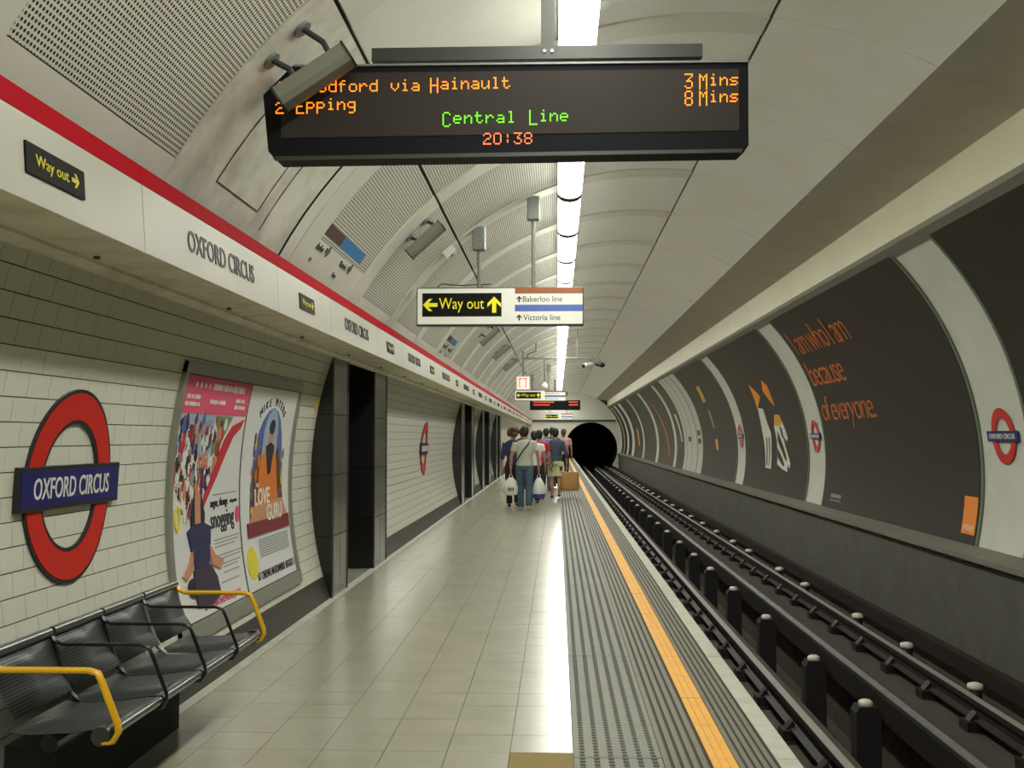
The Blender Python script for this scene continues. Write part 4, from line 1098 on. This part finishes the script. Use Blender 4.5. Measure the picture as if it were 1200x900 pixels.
# ================================================================== PEOPLE
SKIN = mat('skin', rgb(176, 128, 100), .6); HAIRB = mat('hair_brown', rgb(92, 64, 44), .8, bump=.8, bscale=60); HAIRK = mat('hair_black', rgb(26, 22, 22), .6, bump=.5, bscale=60)
JEANS = mat('jeans', rgb(70, 92, 108), .85, bump=.3, bscale=30); TEE = mat('tee_grey', rgb(176, 180, 166), .85, bump=.3, bscale=20)
NAVYC = mat('cloth_navy', rgb(44, 50, 84), .85); DENIM = mat('cloth_denim', rgb(66, 80, 98), .85); SHORTS = mat('cloth_lime', rgb(216, 218, 168), .8)
REDC = mat('cloth_red', rgb(186, 34, 58), .85); BLUEC = mat('cloth_blue', rgb(110, 140, 190), .85); WHITEC = mat('cloth_white', rgb(214, 214, 212), .85)
DARKC = mat('cloth_dark', rgb(36, 34, 38), .85); SHOE = mat('shoe_dark', rgb(40, 36, 34), .6); SHOEL = mat('shoe_light', rgb(150, 148, 132), .6); PINKC = mat('cloth_pink', rgb(206, 160, 150), .85)
def loft(mb, path, rad, m, n=14):
    """path points with (rx, ry) radii, rx along world X, ry across"""
    vs = []; k = len(path)
    P = [Vector(p) for p in path]
    for i, p in enumerate(P):
        d = (P[min(i + 1, k - 1)] - P[max(i - 1, 0)]).normalized()
        xa = Vector((1, 0, 0)); xa = (xa - d * xa.dot(d))
        if xa.length < .2: xa = Vector((0, 0, 1)) - d * d.z
        xa.normalize(); ya = d.cross(xa)
        rx, ry = rad[i] if isinstance(rad[i], tuple) else (rad[i], rad[i])
        for j in range(n):
            t = 2 * PI * j / n; vs.append(p + xa * rx * math.cos(t) + ya * ry * math.sin(t))
    fs = [(i * n + j, i * n + (j + 1) % n, (i + 1) * n + (j + 1) % n, (i + 1) * n + j) for i in range(k - 1) for j in range(n)]
    fs += [tuple(reversed(range(n))), tuple(range((k - 1) * n, k * n))]
    mb.add(vs, fs, m)
def ball(mb, c, r, m, n=12, k=8):
    c = Vector(c); r = r if isinstance(r, tuple) else (r, r, r)
    P = []; 
    vs = [c + Vector((0, 0, -r[2]))]
    for i in range(1, k):
        a = -PI / 2 + PI * i / k
        for j in range(n):
            t = 2 * PI * j / n; vs.append(c + Vector((r[0] * math.cos(a) * math.cos(t), r[1] * math.cos(a) * math.sin(t), r[2] * math.sin(a))))
    vs.append(c + Vector((0, 0, r[2]))); fs = []
    for j in range(n): fs.append((0, 1 + (j + 1) % n, 1 + j))
    for i in range(k - 2):
        for j in range(n): fs.append((1 + i * n + j, 1 + i * n + (j + 1) % n, 1 + (i + 1) * n + (j + 1) % n, 1 + (i + 1) * n + j))
    e = 1 + (k - 2) * n
    for j in range(n): fs.append((e + j, e + (j + 1) % n, len(vs) - 1))
    mb.add(vs, fs, m)
def fuse(mb, name, root, vox):
    o = mb.obj(name, root)
    md = o.modifiers.new('r', 'REMESH'); md.mode = 'VOXEL'; md.voxel_size = vox; md.use_smooth_shade = True
    md = o.modifiers.new('s', 'SMOOTH'); md.iterations = 3; md.factor = .5
    return o
def person(loc, h, label, top=TEE, bottom=JEANS, hair=HAIRK, hairstyle='short', step=.14, elbow=(.0, .0), female=False, sleeve=.5, legs='long', shoe=SHOE, vox=.014, turn=0, grip=True, armout=.06, shorts_mat=None):
    """faces +Y when turn = 0; local frame then scaled to height h"""
    k = h / 1.75
    r = empty('person', loc); tag(r, label, 'person')
    hipw, shw = (.098, .175) if female else (.09, .195)
    body = MB()
    ca, sa = math.cos(turn), math.sin(turn)
    def T(p): return (loc[0] + k * (p[0] * ca - p[1] * sa), loc[1] + k * (p[0] * sa + p[1] * ca), loc[2] + k * p[2])
    def LF(mb, path, rad, m, n=14):
        loft(mb, [T(p) for p in path], [tuple(k * q for q in (a if isinstance(a, tuple) else (a, a))) for a in rad], m, n)
    wst = .125 if female else .15
    torso = [(0, 0, .86), (0, 0, .94), (0, -.005, 1.06), (0, .0, 1.22), (0, .005, 1.36), (0, 0, 1.43), (0, 0, 1.475)]
    trad = [(.13, .10), (.165, .12), (wst, .10), (.165, .115), (.175, .115), (.15, .095), (.08, .07)]
    LF(body, torso, trad, SKIN)
    LF(body, [(0, 0, 1.43), (0, .01, 1.55)], [(.065, .065), (.055, .058)], SKIN)
    kk = k
    ball(body, T((0, .02, 1.645)), (.076 * k, .094 * k, .112 * k), SKIN, 16, 10)
    ball(body, T((0, .045, 1.575)), (.05 * k, .055 * k, .04 * k), SKIN)
    ball(body, T((0, .118, 1.635)), (.014 * k, .02 * k, .026 * k), SKIN, 8, 6)
    for s in (-1, 1): ball(body, T((s * .078, .015, 1.64)), (.014 * k, .022 * k, .032 * k), SKIN, 8, 6)
    hands = []
    armsk = []
    for s, sw in ((-1, elbow[0]), (1, elbow[1])):
        sh = (s * shw, 0, 1.405); el = (s * (shw + armout), -.03 + sw * .3, 1.12); wr = (s * (shw + armout + .015), .03 + sw, .87)
        armsk.append((sh, el, wr))
        LF(body, [(s * .12, 0, 1.41), sh, ((sh[0] + el[0]) / 2, (sh[1] + el[1]) / 2, 1.27), el, wr], [.05, .052, .045, .038, .027], SKIN, 10)
        pl = (wr[0], wr[1] + .01, wr[2] - .085)
        LF(body, [wr, (wr[0], wr[1] + .005, wr[2] - .03), pl], [(.024, .024), (.018, .036), (.016, .04)], SKIN, 8)
        for fi in range(4):
            fy = pl[1] - .03 + fi * .02; L = (.06, .07, .074, .062)[fi]
            LF(body, [(pl[0], fy, pl[2] + .01), (pl[0] - s * .008, fy + .004, pl[2] - L * .5), (pl[0] - s * .03, fy + .004, pl[2] - L * .85)], [.0092, .009, .0075], SKIN, 6)
        LF(body, [(wr[0], wr[1] + .03, wr[2] - .03), (wr[0] - s * .012, wr[1] + .06, wr[2] - .065), (wr[0] - s * .02, wr[1] + .058, wr[2] - .095)], [.012, .011, .009], SKIN, 6)
        hands.append(Vector(T((pl[0], pl[1], pl[2] - .04))))
    legsk = []
    for s, st in ((-1, step), (1, -step)):
        hip = (s * hipw, 0, .90); kn = (s * .095, st * .55 + .02, .50); an = (s * .09, st - .02, .085 + (.03 if st < 0 else 0))
        legsk.append((hip, kn, an))
        LF(body, [hip, ((hip[0] + kn[0]) / 2, (hip[1] + kn[1]) / 2 + .01, .70), kn, (an[0], (kn[1] + an[1]) / 2 - .02, .34), an, (an[0], an[1], an[2] - .05)], [.085, .075, .054, .052, .034, .036], SKIN, 12)
        LF(body, [(an[0], an[1] - .05, an[2] - .05), (an[0], an[1] + .04, an[2] - .045), (an[0], an[1] + .15, an[2] - .065)], [(.032, .03), (.038, .034), (.038, .018)], SKIN, 10)
    fuse(body, 'body', r, vox * .75)
    # top
    sh_ = MB()
    g = .016
    LF(sh_, [(0, 0, .93)] + torso[2:] , [(trad[1][0] + g + .006, trad[1][1] + g)] + [(a + g, b_ + g) for a, b_ in trad[2:]], top)
    for (s0, e0, w0) in armsk:
        sgn = 1 if s0[0] > 0 else -1
        pth = [(sgn * .11, 0, 1.41), s0]
        rad = [.066, .068]
        if sleeve <= 1:
            q = tuple(s0[i] + (e0[i] - s0[i]) * sleeve for i in range(3)); pth.append(q); rad.append(.064)
        else:
            pth.append(e0); rad.append(.055); f = sleeve - 1; q = tuple(e0[i] + (w0[i] - e0[i]) * f for i in range(3)); pth.append(q); rad.append(.044)
        LF(sh_, pth, rad, top, 12)
    fuse(sh_, 'top', r, vox)
    tr = MB()
    LF(tr, [(0, 0, .84), (0, 0, .93), (0, 0, 1.0)], [(.15, .115), (.178, .132), (.165, .118)], bottom)
    for (hp, kn, an) in legsk:
        if legs == 'long': pth = [hp, kn, (an[0], (kn[1] + an[1]) / 2 - .01, .30), (an[0], an[1], an[2] - .01)]; rad = [.105, .078, .072, .068]
        elif legs == 'shorts': pth = [hp, (kn[0], (hp[1] + kn[1]) / 2 + .01, .68), (kn[0], kn[1], .54)]; rad = [.108, .10, .095]
        LF(tr, pth, rad, bottom, 14)
    fuse(tr, 'trousers' if legs == 'long' else 'shorts', r, vox)
    hr = MB()
    ball(hr, T((0, .0, 1.675)), (.088 * k, .098 * k, .098 * k), hair, 16, 10)
    ball(hr, T((0, -.03, 1.63)), (.082 * k, .075 * k, .10 * k), hair, 16, 10)
    if hairstyle == 'bushy':
        rn = random.Random(4)
        for i in range(26):
            a = rn.random() * 2 * PI; b2 = rn.uniform(-.8, 1.2)
            ball(hr, T((.105 * math.cos(a) * math.cos(b2 * .8), -.03 + .09 * math.sin(a) * math.cos(b2 * .8) - .01, 1.645 + .10 * math.sin(b2))), (.045 * k,) * 3, hair, 8, 6)
    if hairstyle == 'long':
        LF(hr, [(0, -.05, 1.66), (0, -.085, 1.56), (0, -.10, 1.44)], [(.085, .05), (.085, .04), (.07, .025)], hair)
    fuse(hr, 'hair', r, .012)
    so = MB()
    for (hp, kn, an) in legsk:
        LF(so, [(an[0], an[1] - .065, an[2] - .05), (an[0], an[1] + .03, an[2] - .048), (an[0], an[1] + .13, an[2] - .06), (an[0], an[1] + .185, an[2] - .068)], [(.038, .034), (.045, .036), (.046, .026), (.03, .016)], shoe, 12)
    fuse(so, 'shoes', r, .012)
    return r, hands, T
def feet(px, py): q = at(px, py, Z=0); return (q.x, q.y, 0)
man, mh, mT = person(feet(615, 598), 1.69, 'man in light grey T-shirt and jeans walking away, black strap across his back', sleeve=.62, step=.10, armout=.085, shoe=SHOEL, vox=.012)
b = MB()
sp = [(-.19, -.10, 1.0), (-.13, -.135, 1.10), (-.04, -.142, 1.24), (.06, -.142, 1.36), (.11, -.10, 1.445), (.12, .0, 1.49)]
b.tube([mT(p) for p in sp], .017, BLACK, 6, squash=(1.3, .5)); b.obj('bag_strap', man)
lady, lh, lT = person(feet(651, 583.5), 1.68, 'woman in denim top and pale lime shorts with bare legs', top=DENIM, bottom=SHORTS, hair=HAIRK, hairstyle='short', sleeve=1.45, legs='shorts', step=.05, female=True, shoe=SHOE, vox=.012, armout=.10)
b = MB()
for pth in ([(-.05, -.165, .96), (-.10, -.17, .90), (-.07, -.155, .82), (-.12, -.15, .74), (-.08, -.13, .66)], [(-.15, -.12, .93), (-.17, -.10, .84), (-.14, -.10, .76)], [(.10, -.15, .80), (.16, -.12, .78), (.13, -.12, .70)]):
    b.tube([lT(p) for p in pth], .024, DARKC, 6, squash=(1.4, .5))
b.obj('printed_motif', lady)
person(feet(601.5, 594), 1.68, 'woman with bushy brown hair in navy top, left of the man in grey', top=NAVYC, bottom=DARKC, hair=HAIRB, hairstyle='bushy', sleeve=1.3, step=.08, female=True)
def back_row(px, ytop, Y, h, **kw):
    q = at(px, 560, Y=Y); return person((q.x, Y, 0), h, **kw)
back_row(632, 505, 26.0, 1.63, label='person in bright red top seen between the man and the woman in denim', top=REDC, bottom=DARKC, hair=HAIRK, sleeve=.6)
back_row(626, 505, 24.6, 1.60, label='person in white top mostly hidden behind the man in grey', top=WHITEC, bottom=DARKC, hair=HAIRK, sleeve=.5)
back_row(640, 505, 30.0, 1.70, label='person in light blue shirt further along behind the red top', top=BLUEC, bottom=JEANS, hair=HAIRK, sleeve=.7)
back_row(647, 505, 32.5, 1.74, label='person in dark blue further along behind the woman in denim', top=NAVYC, bottom=DARKC, hair=HAIRK, sleeve=1.2)
back_row(660.5, 505, 36.0, 1.72, label='person in pale pink top near the platform edge beyond the crowd', top=PINKC, bottom=DARKC, hair=HAIRB, sleeve=.6)
back_row(612, 505, 31.0, 1.70, label='dark-haired person in dark clothes beyond the bushy haired woman', top=DARKC, bottom=DARKC, hair=HAIRK, sleeve=1.2)
# bags
def plastic_bag(hand, w_, h_, mats_, label, base=None):
    r = empty('carrier_bag', hand - Vector((0, 0, h_))); tag(r, label, 'bag')
    b = MB(); n = 14; lv = [(0, .55), (.05, .9), (.25, 1.0), (.5, .92), (.72, .62), (.86, .25)]
    vs = []; rn = random.Random(int(w_ * 1000))
    for (t, s) in lv:
        for j in range(n):
            a = 2 * PI * j / n; q = 1 + rn.uniform(-.12, .12)
            vs.append((hand.x + w_ / 2 * s * math.cos(a) * q, hand.y + w_ * .32 * s * math.sin(a) * q, hand.z - h_ + h_ * t))
    fs = [(i * n + j, i * n + (j + 1) % n, (i + 1) * n + (j + 1) % n, (i + 1) * n + j) for i in range(len(lv) - 1) for j in range(n)] + [tuple(reversed(range(n))), tuple(range((len(lv) - 1) * n, len(lv) * n))]
    b.add(vs, fs, mats_)
    b.obj('bag_body', r, smooth=True)
    b = MB(); zt = hand.z - h_ * .14
    for s in (-1, 1): b.tube([(hand.x + s * .03, hand.y, zt - .02), (hand.x + s * .028, hand.y + .0, hand.z - .02), (hand.x, hand.y, hand.z + .02)], .008, mats_, 6)
    b.obj('handle', r)
    if base:
        b = MB(); b.tube([(hand.x, hand.y, hand.z - h_ - .01), (hand.x, hand.y, hand.z - h_ + .0), (hand.x, hand.y, hand.z - h_ + .07)], [w_ * .38, w_ * .46, w_ * .50], base, 14); b.obj('coloured_base', r)
    return r
PLAS = mat('plastic_white', rgb(222, 222, 216), .35); PURP = mat('purple_plastic', rgb(70, 50, 150), .4)
bagL = plastic_bag(mh[0], .30, .42, PLAS, 'white carrier bag in the left hand of the man in grey')
b = MB(); 
for i in range(3): b.tube([(mh[0].x - .04 + i * .045, mh[0].y - .105, mh[0].z - .33), (mh[0].x - .04 + i * .045, mh[0].y - .10, mh[0].z - .26)], .012, DARKC, 6)
b.obj('print', bagL)
plastic_bag(mh[1], .26, .46, PLAS, 'clear-white carrier bag with purple bottom in the right hand of the man', PURP)
PAPERB = mat('brown_bag', rgb(196, 152, 92), .6, noise=.5, nscale=14, dark=(.6, .5, .4, 1))
hd = lh[1]; cx, cy, zt = hd.x + .03, hd.y, hd.z - .08
zt = .62; cxb = at(667, 560, Y=hd.y).x
r = empty('shopping_bag', (cxb, cy, .2)); tag(r, 'large brown shopping bag carried by the woman at the platform edge', 'bag')
b = MB(); vs = []; n = 16; lv = [(.17, .88), (.20, 1), (.42, 1.02), (.63, .98)]
for z, s in lv:
    for j in range(n):
        a = 2 * PI * j / n; ex = lambda v: math.copysign(abs(v) ** .55, v)
        vs.append((cxb + .01 + .225 * s * ex(math.cos(a)), cy + .12 * s * ex(math.sin(a)), z))
b.add(vs, [(i * n + j, i * n + (j + 1) % n, (i + 1) * n + (j + 1) % n, (i + 1) * n + j) for i in range(3) for j in range(n)] + [tuple(reversed(range(n))), tuple(range(3 * n, 4 * n))], PAPERB); b.obj('bag_body', r, smooth=True)
b = MB()
for s in (-1, 1): b.tube([(cxb - .10, cy + s * .07, .60), (cxb - .06, cy + s * .04, .70), (hd.x, hd.y, hd.z + .01), (cxb + .04, cy + s * .04, .70), (cxb + .10, cy + s * .07, .60)], .009, PAPERB, 6)
b.obj('handle', r)
